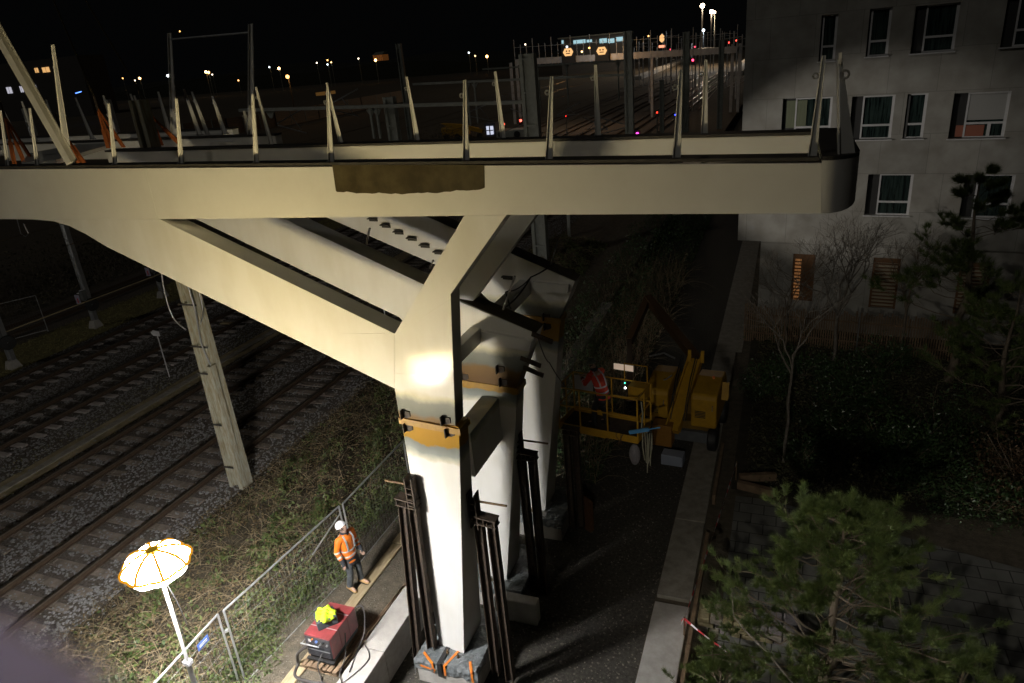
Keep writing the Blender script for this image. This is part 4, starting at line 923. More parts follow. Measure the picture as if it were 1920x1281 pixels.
# ------------------------------------------------------------------ apartment building
P4 = gz(1430, 610, -.8); P4u = lambda u, z, o=0.0: np.array((*(P1 + BD * 0)[:2], 0)) * 0 + (P4 + BD * (u - 2.32)) * (1, 1, 0) + Z * z + BN * o
AB = thing('apartment_building', 'grey panel-clad apartment building with white-framed windows and overhanging upper floors', 'building', P4u(2, -.8))
fm = bpy.data.materials.new('facade_panels'); fm.use_nodes = True; t = fm.node_tree
geo = t.nodes.new('ShaderNodeNewGeometry'); mp = t.nodes.new('ShaderNodeVectorMath'); mp.operation = 'DOT_PRODUCT'; mp.inputs[1].default_value = tuple(BD); t.links.new(geo.outputs['Position'], mp.inputs[0])
sx = t.nodes.new('ShaderNodeSeparateXYZ'); t.links.new(geo.outputs['Position'], sx.inputs[0]); cb = t.nodes.new('ShaderNodeCombineXYZ'); t.links.new(mp.outputs['Value'], cb.inputs[0]); t.links.new(sx.outputs['Z'], cb.inputs[1])
br = t.nodes.new('ShaderNodeTexBrick'); br.offset = .37; br.inputs['Scale'].default_value = 1; br.inputs['Brick Width'].default_value = 1.55; br.inputs['Row Height'].default_value = 1.42; br.inputs['Mortar Size'].default_value = .008
br.inputs['Color1'].default_value = (.40, .39, .36, 1); br.inputs['Color2'].default_value = (.36, .355, .33, 1); br.inputs['Mortar'].default_value = (.24, .235, .22, 1); t.links.new(cb.outputs[0], br.inputs[0])
n_ = t.nodes.new('ShaderNodeTexNoise'); n_.inputs['Scale'].default_value = 1.6; n_.inputs['Detail'].default_value = 12; t.links.new(geo.outputs['Position'], n_.inputs[0])
rp = t.nodes.new('ShaderNodeValToRGB'); rp.color_ramp.elements[0].color = (.68, .66, .63, 1); rp.color_ramp.elements[0].position = .3; rp.color_ramp.elements[1].position = .7; t.links.new(n_.outputs['Fac'], rp.inputs[0])
mx = t.nodes.new('ShaderNodeMix'); mx.data_type = 'RGBA'; mx.blend_type = 'MULTIPLY'; mx.inputs[0].default_value = 1; t.links.new(br.outputs[0], mx.inputs[6]); t.links.new(rp.outputs[0], mx.inputs[7]); t.links.new(mx.outputs[2], t.nodes['Principled BSDF'].inputs[0]); t.nodes['Principled BSDF'].inputs['Roughness'].default_value = .85
wins = [(5.8, 7.3, 4.12, 5.66), (8.9, 10.4, 4.1, 5.64), (2.6, 4.35, 6.93, 8.5), (5.0, 6.4, 6.93, 8.47), (6.78, 7.42, 6.93, 8.47), (8.2, 9.85, 6.9, 8.42), (3.75, 4.3, 9.75, 11.3), (5.3, 6.0, 9.8, 11.35), (6.7, 8.0, 9.8, 11.3), (9.3, 10.6, 9.8, 11.3), (12.0, 13.4, 6.9, 8.4), (12.0, 13.4, 4.1, 5.6), (5.6, 7.1, 12.65, 14.1), (8.6, 10, 12.65, 14.1)]
doors = [(3.35, 4.2, .42, 2.42), (6.3, 7.25, .35, 2.42), (9.2, 10.2, .35, 2.42)]
def wall(name, u0, u1, z0, z1, ops, off, rec=.2):
    us = sorted({u0, u1, *[o[0] for o in ops], *[o[1] for o in ops]}); zs = sorted({z0, z1, *[o[2] for o in ops], *[o[3] for o in ops]}); mb = MB()
    for a, b in zip(us, us[1:]):
        for c, d in zip(zs, zs[1:]):
            if any(o[0] <= a and b <= o[1] and o[2] <= c and d <= o[3] for o in ops): continue
            mb.add([P4u(a, c, off), P4u(b, c, off), P4u(b, d, off), P4u(a, d, off)], [(0, 1, 2, 3)])
    for a, b, c, d in ops:
        q = [P4u(a, c, off), P4u(b, c, off), P4u(b, d, off), P4u(a, d, off)]; r_ = [p + BN * rec for p in q]
        mb.add(q + r_, [(i, (i + 1) % 4, 4 + (i + 1) % 4, 4 + i) for i in range(4)] + [(4, 5, 6, 7)])
    L_ = [P4u(u0, z0, off), P4u(u0, z1, off)]; mb.add([L_[0], L_[1], L_[1] + Y * 14, L_[0] + Y * 14], [(0, 1, 2, 3)])
    R_ = [P4u(u1, z0, off), P4u(u1, z1, off)]; mb.add([R_[0], R_[1], R_[1] + Y * 14, R_[0] + Y * 14], [(0, 1, 2, 3)])
    mb.add([L_[1], R_[1], R_[1] + Y * 14, L_[1] + Y * 14], [(0, 1, 2, 3)]); mb.add([L_[0], R_[0], R_[0] + Y * 14, L_[0] + Y * 14], [(0, 1, 2, 3)])
    return mb.build(name, fm, AB)
wall('upper_wall', 1.13, 16, 2.92, 15.6, wins, 0)
wall('ground_floor_wall', 2.05, 16, -.85, 2.915, doors, .12)
for i, (a, b, c, d) in enumerate(wins):
    o = .13; wf = MB(); t_ = .055
    def fr(u0, u1, z0, z1, oo=o, mb=None):
        (mb or wf).obox((P4u(u0, z0, oo) + P4u(u1, z1, oo)) / 2, BD, BN, Z, (u1 - u0) / 2, .03, (z1 - z0) / 2)
    gl = a + (b - a) * (.26 if b - a > 1 else .08)
    fr(gl, b, c, c + t_); fr(gl, b, d - t_, d); fr(gl, gl + t_, c + t_, d - t_); fr(b - t_ * 1.6, b, c + t_, d - t_); fr(gl + t_, b - t_ * 1.6, c + .46, c + .46 + t_ * 1.3)
    if i in (5,): fr(a + (b - a) * .68, a + (b - a) * .74, c + t_, c + .46)
    wo = wf.build('window_frame', whitef, AB)
    g_ = MB(); fr(gl + .01, b - .02, c + .02, d - .02, o + .045, g_); g_.build('pane', glassd, wo)
    g_ = MB(); fr(a + .0, gl, c + .0, d, o + .05, g_); g_.build('reveal_shade', mat('reveal_shade', (.025, .025, .025), None, .6), wo)  # dark panel stands in for the shade cast by the window reveal
    s_ = MB(); s_.obox(P4u((a + b) / 2, c - .02, -.03), BD, BN, Z, (b - a) / 2 + .04, .06, .018); s_.build('sill', whitef, wo)
    g_ = MB()
    uu = np.linspace(gl + .06, b - .12, 22)
    if b - a > 1 and i != 5:
        for k in range(21): g_.add([P4u(uu[k], c + .5 + .06, o - .032 + .0), P4u(uu[k + 1], c + .56, o - .032), P4u(uu[k + 1], d - .06, o - .032), P4u(uu[k], d - .06, o - .032)], [(0, 1, 2, 3)]) if False else None
    if i == 5:
        g_.obox(P4u(a + .62, c + .24, o - .005), BD, BN, Z, .42, .01, .19); g_.build('red_lower_panel', mat('red_panel', (.32, .12, .08), None, .5), wo)
        g_ = MB(); g_.obox(P4u((gl + b) / 2, (c + d) / 2 + .28, o - .005), BD, BN, Z, (b - gl) / 2 - .06, .008, .44); g_.build('roller_blind', mat('blind_grey', (.34, .34, .33), None, .8), wo)
    if i == 2:
        g_.obox(P4u(a + .50, (c + d) / 2 + .2, o - .005), BD, BN, Z, .36, .008, .5); g_.build('curtain', mat('curtain_green', (.20, .22, .15), (.14, .16, .1), .9, scale=20, stretch=(6, 6, .1)), wo)
amber = mat('amber_lit_blind', (.5, .28, .12), None, .7, emit=(1, .42, .14), estr=.05)
dim = mat('warm_blind', (.42, .36, .26), None, .8)
lattice = mat('louvre_wood', (.16, .08, .035), None, .8)
for i, (a, b, c, d) in enumerate(doors):
    mb = MB(); mb.obox((P4u(a, c, .25) + P4u(b, d, .25)) / 2, BD, BN, Z, (b - a) / 2, .01, (d - c) / 2); do = mb.build('door', amber if i == 0 else dim, AB)
    mb = MB()
    for z in np.arange(c + .06, d, .145): mb.obox(P4u((a + b) / 2, z, .18), BD, BN, Z, (b - a) / 2, .02, .022)
    mb.obox(P4u(a + .04, (c + d) / 2, .17), BD, BN, Z, .04, .03, (d - c) / 2); mb.obox(P4u(b - .04, (c + d) / 2, .17), BD, BN, Z, .04, .03, (d - c) / 2); mb.obox(P4u((a + b) / 2, d - .1, .17), BD, BN, Z, (b - a) / 2, .03, .1)
    if i == 0: mb.obox(P4u(b - .28, (c + d) / 2, .15), BD, BN, Z, .24, .02, (d - c) / 2)
    mb.build('louvre_grille', lattice, do)
# dark picket fence in front of the building
T = thing('picket_fence', 'dark uneven picket fence below the ground floor doors', 'fence', P4u(4, -.8, -1.9))
mb = MB()
for i in range(88): u = 1.9 + i * .085; mb.obox(P4u(u, .0 + random.uniform(-.06, .06), -1.9), BD, BN, Z, .026, .012, random.uniform(.68, .85))
mb.build('pickets', wooddk, T)
mb = MB()
for z in (-.4, .4): mb.obox(P4u(5.6, z, -1.86), BD, BN, Z, 3.75, .02, .03)
mb.build('rails', wooddk, T)
mb = MB(); p = P4u(6.1, -.8, -2.2); mb.tube([p, p + Z * 1.75], .03, 6); tag(mb.build('fence_post', galv), 'pale upright post in front of the picket fence by the second door', 'post')

# ------------------------------------------------------------------ people
skin = mat('skin', (.50, .32, .24), (.42, .26, .19), .55, scale=20)
def person(loc, rotz, label, jacket, band, helmet, trousers, boots, pose, head_pitch=0, head_yaw=0, lean=0, gloves=None):
    """built facing +Y, local right = +X; pose holds the arm and leg joints"""
    T = thing('person', label, 'person', (0, 0, 0)); J = pose
    hip, ch, nk = np.array(J.get('hip', (0, 0, .95))), np.array(J.get('chest', (0, 0, 1.28))), np.array(J.get('neck', (0, 0, 1.50)))
    hd = nk + np.array(J.get('head', (0, .02, .14)))
    # continuous body under the clothes (skin modifier)
    V = [tuple(hip), tuple(ch), tuple(nk), tuple(nk * .45 + hd * .55), tuple(hd + (hd - nk) * .35)]; E = [(0, 1), (1, 2), (2, 3), (3, 4)]; R = [.12, .14, .055, .085, .075]
    fdir = np.array((sin(head_yaw) * cos(head_pitch), cos(head_yaw) * cos(head_pitch), sin(head_pitch))); hup = nrm(np.array((-fdir[0] * sin(head_pitch), -cos(head_yaw) * sin(head_pitch), cos(head_pitch)))); hr = np.cross(fdir, hup)
    for s, nm in ((-1, 'l'), (1, 'r')):
        sh, el, wr = [np.array(q) for q in J['arm_' + nm]]
        i = len(V); V += [tuple(sh), tuple(el), tuple(wr)]; E += [(1, i), (i, i + 1), (i + 1, i + 2)]; R += [.058, .042, .028]
        hdv = nrm(np.array(J.get('hand_' + nm, wr - el))); acr = nrm(np.cross(hdv, (0, 0, 1)) if abs(hdv[2]) < .9 else np.array((0, 1., 0))); cur = nrm(np.cross(acr, hdv)) * -s
        palm = wr + hdv * .07; k = len(V); V.append(tuple(palm)); E.append((i + 2, k)); R.append(.034)
        for f_, (o_, l_) in enumerate(((-.033, .062), (-.011, .075), (.011, .072), (.033, .055))):
            a1 = palm + acr * o_ + hdv * .03; a2 = a1 + hdv * l_ * .55 + cur * .008; a3 = a2 + hdv * l_ * .4 + cur * .025
            q = len(V); V += [tuple(a1), tuple(a2), tuple(a3)]; E += [(k, q), (q, q + 1), (q + 1, q + 2)]; R += [.011, .0095, .008]
        a1 = palm - acr * .04 * s + cur * .01 - hdv * .01; a2 = a1 - acr * .02 * s + hdv * .035 + cur * .015; q = len(V); V += [tuple(a1), tuple(a2)]; E += [(k, q), (q, q + 1)]; R += [.012, .010]
        hp, kn, an, to = [np.array(q_) for q_ in J['leg_' + nm]]
        i = len(V); V += [tuple(hp), tuple(kn), tuple(an), tuple(to)]; E += [(0, i), (i, i + 1), (i + 1, i + 2), (i + 2, i + 3)]; R += [.08, .055, .04, .035]
    me = bpy.data.meshes.new('body'); me.from_pydata(V, E, []); me.materials.append(skin); o = bpy.data.objects.new('body', me); col.objects.link(o); o.parent = T
    sk = o.modifiers.new('skin', 'SKIN'); 
    if not me.skin_vertices: me.attributes  # layer is made by the modifier
    for v_, r_ in zip(me.skin_vertices[0].data, R): v_.radius = (r_, r_)
    me.skin_vertices[0].data[0].use_root = True
    sb = o.modifiers.new('sub', 'SUBSURF'); sb.levels = 2; sb.render_levels = 2
    # head with face
    mb = MB(); hc = hd + fdir * .01
    n, m_ = 20, 14; vs = []
    for j in range(m_ + 1):
        for k in range(n):
            ph, t_ = pi * j / m_, 2 * pi * k / n; x, y, z = sin(ph) * cos(t_), sin(ph) * sin(t_), cos(ph)
            w_ = .073 * (1 - .22 * max(0, -z)); y2 = y * (.092 if y < 0 else .088 - .018 * max(0, -z)); zz = z * .115
            if y > .6: y2 += .022 * math.exp(-((x / .22) ** 2 + ((z + .08) / .22) ** 2)) - .008 * math.exp(-(((abs(x) - .38) / .2) ** 2 + ((z - .12) / .16) ** 2)) + .008 * math.exp(-((x / .5) ** 2 + ((z + .45) / .1) ** 2)) + .008 * math.exp(-((x / .3) ** 2 + ((z + .78) / .15) ** 2))
            vs.append(hc + hr * x * w_ + fdir * y2 + hup * zz)
    mb.add(vs, [(j * n + k, (j + 1) * n + k, (j + 1) * n + (k + 1) % n, j * n + (k + 1) % n) for j in range(m_) for k in range(n)])
    for s in (-1, 1): mb.ball(hc + hr * s * .075 - hup * .01, (.012, .02, .028), 8, 6)
    mb.prism([hc + fdir * .085 + hup * .015, hc + fdir * .112 - hup * .025, hc + fdir * .085 - hup * .03 + hr * .014, hc + fdir * .085 - hup * .03 - hr * .014], hr * .001)
    face = mb.build('head', skin, T, smooth=180)
    mb = MB()
    for s in (-1, 1): mb.ball(hc + fdir * .079 + hr * s * .028 + hup * .012, (.010, .010, .006), 8, 6)
    mb.build('eyes', blackm, face)
    mb = MB(); mb.obox(hc + fdir * .085 - hup * .056, hr, fdir, hup, .022, .004, .004); mb.build('mouth', mat('lips', (.35, .15, .12), None, .5), face)
    mb = MB(); mb.lathe(hc + hup * .012 - fdir * .008, [(.079, -.05), (.083, -.02), (.083, .0)], 16, axis=hup); mb.build('hair', mat('dark_hair', (.03, .022, .015), None, .7), T)
    # helmet
    mb = MB(); c = hc + hup * .035 - fdir * .01; prof = [(.118, .0), (.119, .015), (.116, .05), (.10, .09), (.066, .122), (.03, .134), (.001, .137)]
    mb.lathe(c, prof, 24, axis=hup); mb.lathe(c, [(.112, .0), (.118, .0)], 24, axis=hup)
    bv = []
    for k in range(13):
        t_ = pi * (k / 12 - .5) * .95; d_ = fdir * cos(t_) + hr * sin(t_); bv += [c + d_ * .113, c + d_ * (.118 + .03 * cos(t_)) - hup * .012]
    mb.add(bv, [(2 * k, 2 * k + 1, 2 * k + 3, 2 * k + 2) for k in range(12)]); h_ = mb.build('helmet', helmet, T, smooth=50); sm = h_.modifiers.new('t', 'SOLIDIFY'); sm.thickness = .004
    mb = MB(); 
    for s in (-1, 1): mb.prism([c + hr * s * .119 + fdir * a_ + hup * b_ for a_, b_ in ((-.018, .045), (.018, .045), (0, .018))], hr * s * .004)
    for s in (-1, 1): mb.tube([c + hr * s * .108 - fdir * .01, c + hr * s * .085 - hup * .08 + fdir * .02, c - hup * .135 + fdir * .04], .006, 5)
    mb.build('helmet_trim', blackm, h_)
    # collar
    mb = MB(); mb.tube([nk - (0, 0, .06), nk + (0, .0, .02), nk + (0, .01, .065)], [(.115, .10), (.095, .09), (.09, .085)], 16, cap=False); cl = mb.build('collar', mat('navy_cloth', (.02, .023, .032), (.035, .037, .045), .8, scale=15), T, smooth=60)
    # jacket
    mb = MB(); hm = hip * 1.0; dn = hip + (hip - ch) * .42
    tor = [(dn, .185, .135), (hip + (ch - hip) * .0, .178, .128), (hip * .5 + ch * .5, .18, .13), (ch, .20, .142), (ch * .45 + nk * .55, .20, .125), (nk - (0, 0, .035), .13, .095), (nk + (0, 0, .01), .095, .085)]
    tor = [(p + np.array((random.uniform(-.005, .005), 0, 0)), a_, b_) for p, a_, b_ in tor]
    def torring(p, a_, b_, n=28): return [p + np.array((a_ * cos(2 * pi * k / n) * (1 + .02 * sin(5 * k)), b_ * sin(2 * pi * k / n) * (1 + .03 * sin(7 * k + p[2] * 20)), 0)) for k in range(n)]
    def loft(mb, rings):
        n = len(rings[0]); vs = [q for r_ in rings for q in r_]; mb.add(vs, [(i * n + k, i * n + (k + 1) % n, (i + 1) * n + (k + 1) % n, (i + 1) * n + k) for i in range(len(rings) - 1) for k in range(n)] + [tuple(range(n - 1, -1, -1)), tuple((len(rings) - 1) * n + k for k in range(n))])
    fine = []
    for i in range(len(tor) - 1):
        for t_ in (0, .25, .5, .75):
            fine.append((tor[i][0] * (1 - t_) + tor[i + 1][0] * t_, tor[i][1] * (1 - t_) + tor[i + 1][1] * t_, tor[i][2] * (1 - t_) + tor[i + 1][2] * t_))
    fine.append(tor[-1]); loft(mb, [torring(p, a_ * (1 + .015 * sin(i * 2.1)), b_ * (1 + .02 * sin(i * 1.7 + 1))) for i, (p, a_, b_) in enumerate(fine)])
    for nm in 'lr':
        sh, el, wr = [np.array(q) for q in J['arm_' + nm]]; i0 = sh * .72 + nk * .28 - (0, 0, .03)
        pts = [i0, sh, sh * .5 + el * .5, el, el * .55 + wr * .45, el * .22 + wr * .78]; mb.tube(pts, [(.09, .085), (.088, .08), (.072, .068), (.064, .06), (.058, .054), (.052, .05)], 14)
    jk = mb.build('jacket', jacket, T, smooth=70)
    # dark hem and cuffs
    mb = MB(); loft(mb, [torring(dn - (0, 0, .03) + (hip - ch) * .1, .186, .137), torring(dn + (ch - hip) * .33, .188, .139)])
    for nm in 'lr':
        sh, el, wr = [np.array(q) for q in J['arm_' + nm]]; mb.tube([el * .30 + wr * .70, wr * 1.02 - el * .02], [.056, .048], 12)
    mb.build('hem_and_cuffs', MATS['navy_cloth'], jk, smooth=60)
    # reflective bands
    mb = MB()
    for f_ in ((.02, .12), (.42, .52)) if 1 else ():
        a0, a1 = [hip + (ch - hip) * q for q in f_]; loft(mb, [torring(a0, .187, .138), torring(a1, .189, .139)])
    for s in (-1, 1):
        for yy in (1, -1):
            pts = [nk + (s * .10, yy * .055, -.01), nk * .4 + ch * .6 + (s * .115, yy * .128, 0), ch * .85 + hip * .15 + (s * .105, yy * .135, 0), ch * .5 + hip * .5 + (s * .10, yy * .128, 0)]
            for p, q in zip(pts, pts[1:]): mb.bar(p, q, .038, .012, (1, 0, 0))
    for nm in 'lr':
        sh, el, wr = [np.array(q) for q in J['arm_' + nm]]
        mb.tube([sh + (el - sh) * .94, el + (wr - el) * .08], .069, 14); mb.tube([el + (wr - el) * .38, el + (wr - el) * .55], .063, 14)
        mb.tube([sh * .9 + nk * .1 + (0, 0, .02), sh + (el - sh) * .2], .09, 12) if nm == 'l' and J.get('shoulder_band') else None
    mb.build('reflective_bands', band, jk)
    # trousers and boots
    mb = MB()
    loft(mb, [torring(hip - (0, 0, .14), .16, .12), torring(hip - (0, 0, .02), .172, .125)])
    for nm in 'lr':
        hp, kn, an, to = [np.array(q_) for q_ in J['leg_' + nm]]
        mb.tube([hp + (0, 0, .0), hp * .5 + kn * .5, kn + (0, .012, 0), kn * .5 + an * .5, an + (0, 0, .03)], [(.10, .105), (.09, .09), (.075, .072), (.068, .07), (.066, .072)], 14)
    mb.build('trousers', trousers, T, smooth=70)
    for nm in 'lr':
        hp, kn, an, to = [np.array(q_) for q_ in J['leg_' + nm]]; f = nrm((to - an) * (1, 1, 0)); sd = np.cross(f, Z); gz0 = an[2] - .09
        mb = MB(); prof = [(-.085, .0, .036, .09), (-.07, .0, .045, .15), (.0, .0, .047, .155), (.06, 0, .047, .11), (.13, 0, .052, .075), (.18, 0, .045, .06), (.205, 0, .025, .04)]
        rings = []
        for dx, _, hw, ht in prof:
            c = np.array((an[0], an[1], gz0)) + f * dx; rings.append([c + sd * hw * cos(t_) * 1.0 + Z * (ht / 2 + ht / 2 * sin(t_)) for t_ in np.linspace(0, 2 * pi, 13)[:-1]])
        loft(mb, rings); bo = mb.build('boot', boots, T, smooth=60)
        mb = MB(); c = np.array((an[0], an[1], gz0)); mb.prism([c + f * a_ + sd * b_ for a_, b_ in ((-.09, -.035), (-.09, .035), (.02, .045), (.13, .054), (.2, .03), (.2, -.03), (.13, -.054), (.02, -.045))], Z * .02); mb.build('sole', blackm, bo)
    if gloves:
        mb = MB()
        for nm in 'lr':
            sh, el, wr = [np.array(q) for q in J['arm_' + nm]]; hdv = nrm(np.array(J.get('hand_' + nm, wr - el)))
            mb.tube([wr - hdv * .03, wr + hdv * .03, wr + hdv * .085], [(.042, .036), (.044, .034), (.052, .032)], 10)
        mb.build('gloves', gloves, T, smooth=60)
    T.location = loc; T.rotation_euler = (0, 0, rotz); return T
orange = mat('orange_hi_vis', (.80, .20, .012), (.72, .16, .01), .6, scale=14, bump=.5, bscale=14)
redv = mat('red_hi_vis', (.80, .07, .03), (.68, .05, .02), .65, scale=14, bump=.5, bscale=14)
refl = mat('reflective_silver', (.62, .64, .62), (.52, .54, .53), .35, metal=.15, scale=20)
helw = mat('white_helmet', (.80, .80, .84), None, .25, coat=.4)
trou = mat('grey_work_cloth', (.045, .05, .055), (.09, .10, .105), .85, scale=9, bump=.5, bscale=12)
boot = mat('tan_boot', (.42, .26, .10), (.32, .19, .07), .7, scale=14)
fa, fb = gz(655, 1107, .05), gz(680, 1092, .04)
mid = (fa + fb) / 2
rot = radians(-100)                                  # facing screen right, a little toward the camera
person((mid[0], mid[1], .045), rot, 'worker in orange reflective jacket, white helmet and tan boots looking up beside the mesh fence', orange, refl, helw, trou, boot,
       {'hip': (0, -.0, .93), 'chest': (0, -.02, 1.27), 'neck': (0, -.02, 1.49), 'head': (0, -.03, .13), 'arm_l': ((-.205, -.02, 1.40), (-.29, -.06, 1.13), (-.26, .10, .92)), 'arm_r': ((.205, -.02, 1.40), (.27, -.07, 1.13), (.27, .06, .89)),
        'hand_r': (0, .1, -1), 'hand_l': (.1, .5, -1), 'leg_r': ((.10, 0, .88), (.13, .05, .49), (.14, -.04, .09), (.16, .16, .03)), 'leg_l': ((-.10, 0, .88), (-.14, .04, .49), (-.17, .03, .09), (-.20, .23, .03))}, head_pitch=radians(38), head_yaw=radians(-12), gloves=mat('dark_glove', (.04, .045, .05), None, .8))

# ------------------------------------------------------------------ boom lift
k0, k1 = gz(1048, 797, 2.02), gz(1196, 826, 2.02); bu = nrm(k1 - k0); bv = np.cross(Z, bu); Wd = np.linalg.norm(k1 - k0)
BL_ = thing('boom_lift', 'yellow boom lift with two rounded engine hoods and railed work basket beside the farthest column', 'boom lift', gz(1290, 860, -.8))
def Bp(u, v_, z): return k0 + bu * u + bv * v_ + Z * (z - 2.02)
BDp = .95
mb = MB(); mb.prism([Bp(0, 0, 1.94), Bp(Wd, 0, 1.94), Bp(Wd, BDp, 1.94), Bp(0, BDp, 1.94)], Z * .03); mb.build('basket_floor', rust, BL_)
mb = MB()
for p, q in ((Bp(0, 0, 2.02), Bp(Wd, 0, 2.02)), (Bp(Wd, 0, 2.02), Bp(Wd, BDp, 2.02)), (Bp(Wd, BDp, 2.02), Bp(0, BDp, 2.02)), (Bp(0, BDp, 2.02), Bp(0, 0, 2.02))): mb.bar(p, q, .02, .19, np.cross(Z, nrm(q - p)))
mb.bar(Bp(.3, .15, 1.86), Bp(1.25, .12, 1.86), .06, .06); mb.build('toe_board', yellow, BL_)
mb = MB()
for z in (3.12, 2.62):
    for p, q in ((Bp(.02, 0, z), Bp(Wd, 0, z)), (Bp(Wd, 0, z), Bp(Wd, BDp, z)), (Bp(Wd, BDp, z), Bp(.02, BDp, z)), (Bp(.02, BDp, z), Bp(.02, 0, z))): mb.tube([p, q], .019, 8)
mb.build('guard_rail', yellow, BL_)
for u, v_ in ((.02, 0), (.62, 0), (1.36, 0), (Wd, 0), (Wd, BDp), (1.1, BDp), (.02, BDp), (Wd, BDp / 2), (.02, BDp / 2)):
    mb = MB(); mb.bar(Bp(u, v_, 2.1), Bp(u, v_, 3.12), .035, .035); mb.build('stanchion', yellow, BL_)
mb = MB(); mb.bar(Bp(Wd - .45, BDp - .22, 3.0), Bp(Wd - .02, BDp - .22, 3.0), .3, .3); cb_ = mb.build('control_box', yellow, BL_)
mb = MB(); c = Bp(Wd - .55, BDp - .30, 3.05); mb.ball(c, .022, 8, 6); mb.build('indicator_lamp', emis('lamp_cold', (.9, .9, 1), 8), cb_)
mb = MB(); c = Bp(Wd - .55, BDp - .32, 3.2); mb.ball(c, .010, 8, 6); mb.build('indicator_lamp', emis('lamp_green', (.05, 1, .5), 6), cb_)
mb = MB(); mb.tube([Bp(Wd - .7, BDp + .05, 3.1), Bp(Wd - .7, BDp + .05, 3.55), Bp(Wd - .1, BDp + .05, 3.55), Bp(Wd - .1, BDp + .05, 3.1)], .018, 6); mb.build('control_guard', yellow, BL_)
mb = MB(); mb.obox(Bp(.32, BDp - .02, 2.85), bu, bv, Z, .26, .01, .2); mb.build('white_tray', whitef, BL_)
mb = MB(); mb.obox(Bp(Wd - .75, BDp + .12, 3.4), bu, bv, Z, .26, .01, .08); mb.build('lit_work_panel', mat('lit_panel', (.8, .7, .6), None, .5, emit=(1, .75, .55), estr=.12), BL_)
# turntable and hoods, local frame of the machine
h0, h1 = gz(1212, 731, 1.05), gz(1341, 746, 1.05); hu = nrm(h1 - h0); hv = np.cross(Z, hu); HW = np.linalg.norm(h1 - h0)
def Hp(u, v_, z): return h0 + hu * u + hv * v_ + Z * (z - 1.05)
def hood(u0, u1, z0, label):
    mb = MB(); prof = [(0, z0), (0, .92), (.04, 1.03), (.12, 1.08), (1.0, 1.25), (1.7, 1.15), (1.95, .85), (1.98, z0)]
    mb.prism([Hp(u0, v_, z) for v_, z in prof], hu * (u1 - u0)); return mb.build(label, yellow, BL_, bevel=.05)
for u0_, u1_, z0_ in ((-.05, .66, .12), (1.36, HW + .05, -.02)):
    ho_ = hood(u0_, u1_, z0_, 'engine_hood')
    for k in range(5):
        mb = MB(); mb.obox(Hp((u0_ + u1_) / 2 - .1, -.004, .32 + k * .05), hu, hv, Z, .16, .006, .012); mb.build('vent_slot', blackm, ho_)
    mb = MB(); mb.tube([Hp(u1_ - .12, -.0, .75), Hp(u1_ - .12, -.05, .75), Hp(u1_ - .12, -.05, .6), Hp(u1_ - .12, 0, .6)], .012, 6); mb.build('latch', galv, ho_)
for k, (u_, w_) in enumerate(((.78, .02), (.84, .016), (1.22, .02), (1.28, .014))):
    mb = MB(); mb.tube([Hp(u_, -.4, .35), Hp(u_ + .02, -.1, .75 + .05 * k), Hp(u_, .6, 1.3), Hp(u_ + .03, 1.3, 1.75)], w_, 6); mb.build('hydraulic_hose', blackm, BL_, smooth=60)
mb = MB(); mb.prism([Hp(u, v_, -.22) for u, v_ in ((.0, .06), (HW - .0, .06), (HW - .0, 1.95), (.0, 1.95))], Z * .34); mb.prism([Hp(u, v_, .12) for u, v_ in ((.66, .5), (1.36, .5), (1.36, 1.9), (.66, 1.9))], Z * .6); mb.build('turntable', MATS['dull_yellow'] if 'dull_yellow' in MATS else mat('dull_yellow', (.20, .11, .01), (.12, .07, .01), .7, scale=4), BL_, bevel=.02)
mb = MB(); mb.prism([Hp(u, v_, -.5) for u, v_ in ((.25, -.1), (HW - .15, -.1), (HW - .15, 2.1), (.25, 2.1))], Z * .35); mb.build('chassis', mat('chassis_grey', (.12, .13, .14), (.08, .085, .09), .6, scale=5), BL_)
for u in (.05, HW - .05):
    for v_ in (.1, 1.9):
        mb = MB(); c = Hp(u, v_, -.42); mb.lathe(c - hu * .15, [(.0, .0), (.2, .0), (.34, .02), (.38, .06), (.38, .24), (.34, .29), (.2, .3), (0, .3)], 24, axis=hu); w_ = mb.build('wheel', blackm, BL_, smooth=40)
        mb = MB(); mb.lathe(c - hu * .16, [(0, .0), (.18, .0), (.18, .02)], 16, axis=hu); mb.build('wheel_hub', yellow, w_)
# boom between the hoods, rising behind
mb = MB(); b0, b1 = Hp(.95, -.62, .15), Hp(1.2, 1.5, 1.6)
mb.bar(b0 - Z * .08, b1 - Z * .08, .34, .22, hu)
for s in (-.19, .19): mb.bar(b0 + hu * s, b1 + hu * s, .05, .34, hu)
for t_ in (.1, .35, .55, .72, .9): c = b0 * (1 - t_) + b1 * t_; mb.bar(c - hu * .19, c + hu * .19, .09, .04, nrm(b1 - b0))
mb.build('lower_boom', yellow, BL_)
mb = MB(); mb.obox(Hp(.65, -.55, -.05), hu, hv, Z, .30, .22, .36); mb.build('counterweight', mat('dull_orange', (.30, .14, .02), (.24, .11, .015), .6, scale=4), BL_, bevel=.02)
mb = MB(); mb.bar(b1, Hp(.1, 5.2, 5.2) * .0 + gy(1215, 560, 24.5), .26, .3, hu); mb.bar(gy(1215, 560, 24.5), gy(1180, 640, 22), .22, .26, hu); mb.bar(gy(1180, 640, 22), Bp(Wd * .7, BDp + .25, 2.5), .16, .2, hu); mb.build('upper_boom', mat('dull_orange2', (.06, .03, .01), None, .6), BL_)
for u in (1.05, 1.45):
    mb = MB(); mb.obox(Hp(u, 1.3, 1.75), hu, hv, Z, .05, .03, .2); mb.build('boom_bracket', yellow, BL_)
mb = MB(); mb.tube([gy(1218, 668, 21), gy(1245, 662, 21), gy(1265, 672, 20.7)], .03, 6); mb.build('tube_arm', galv, BL_)
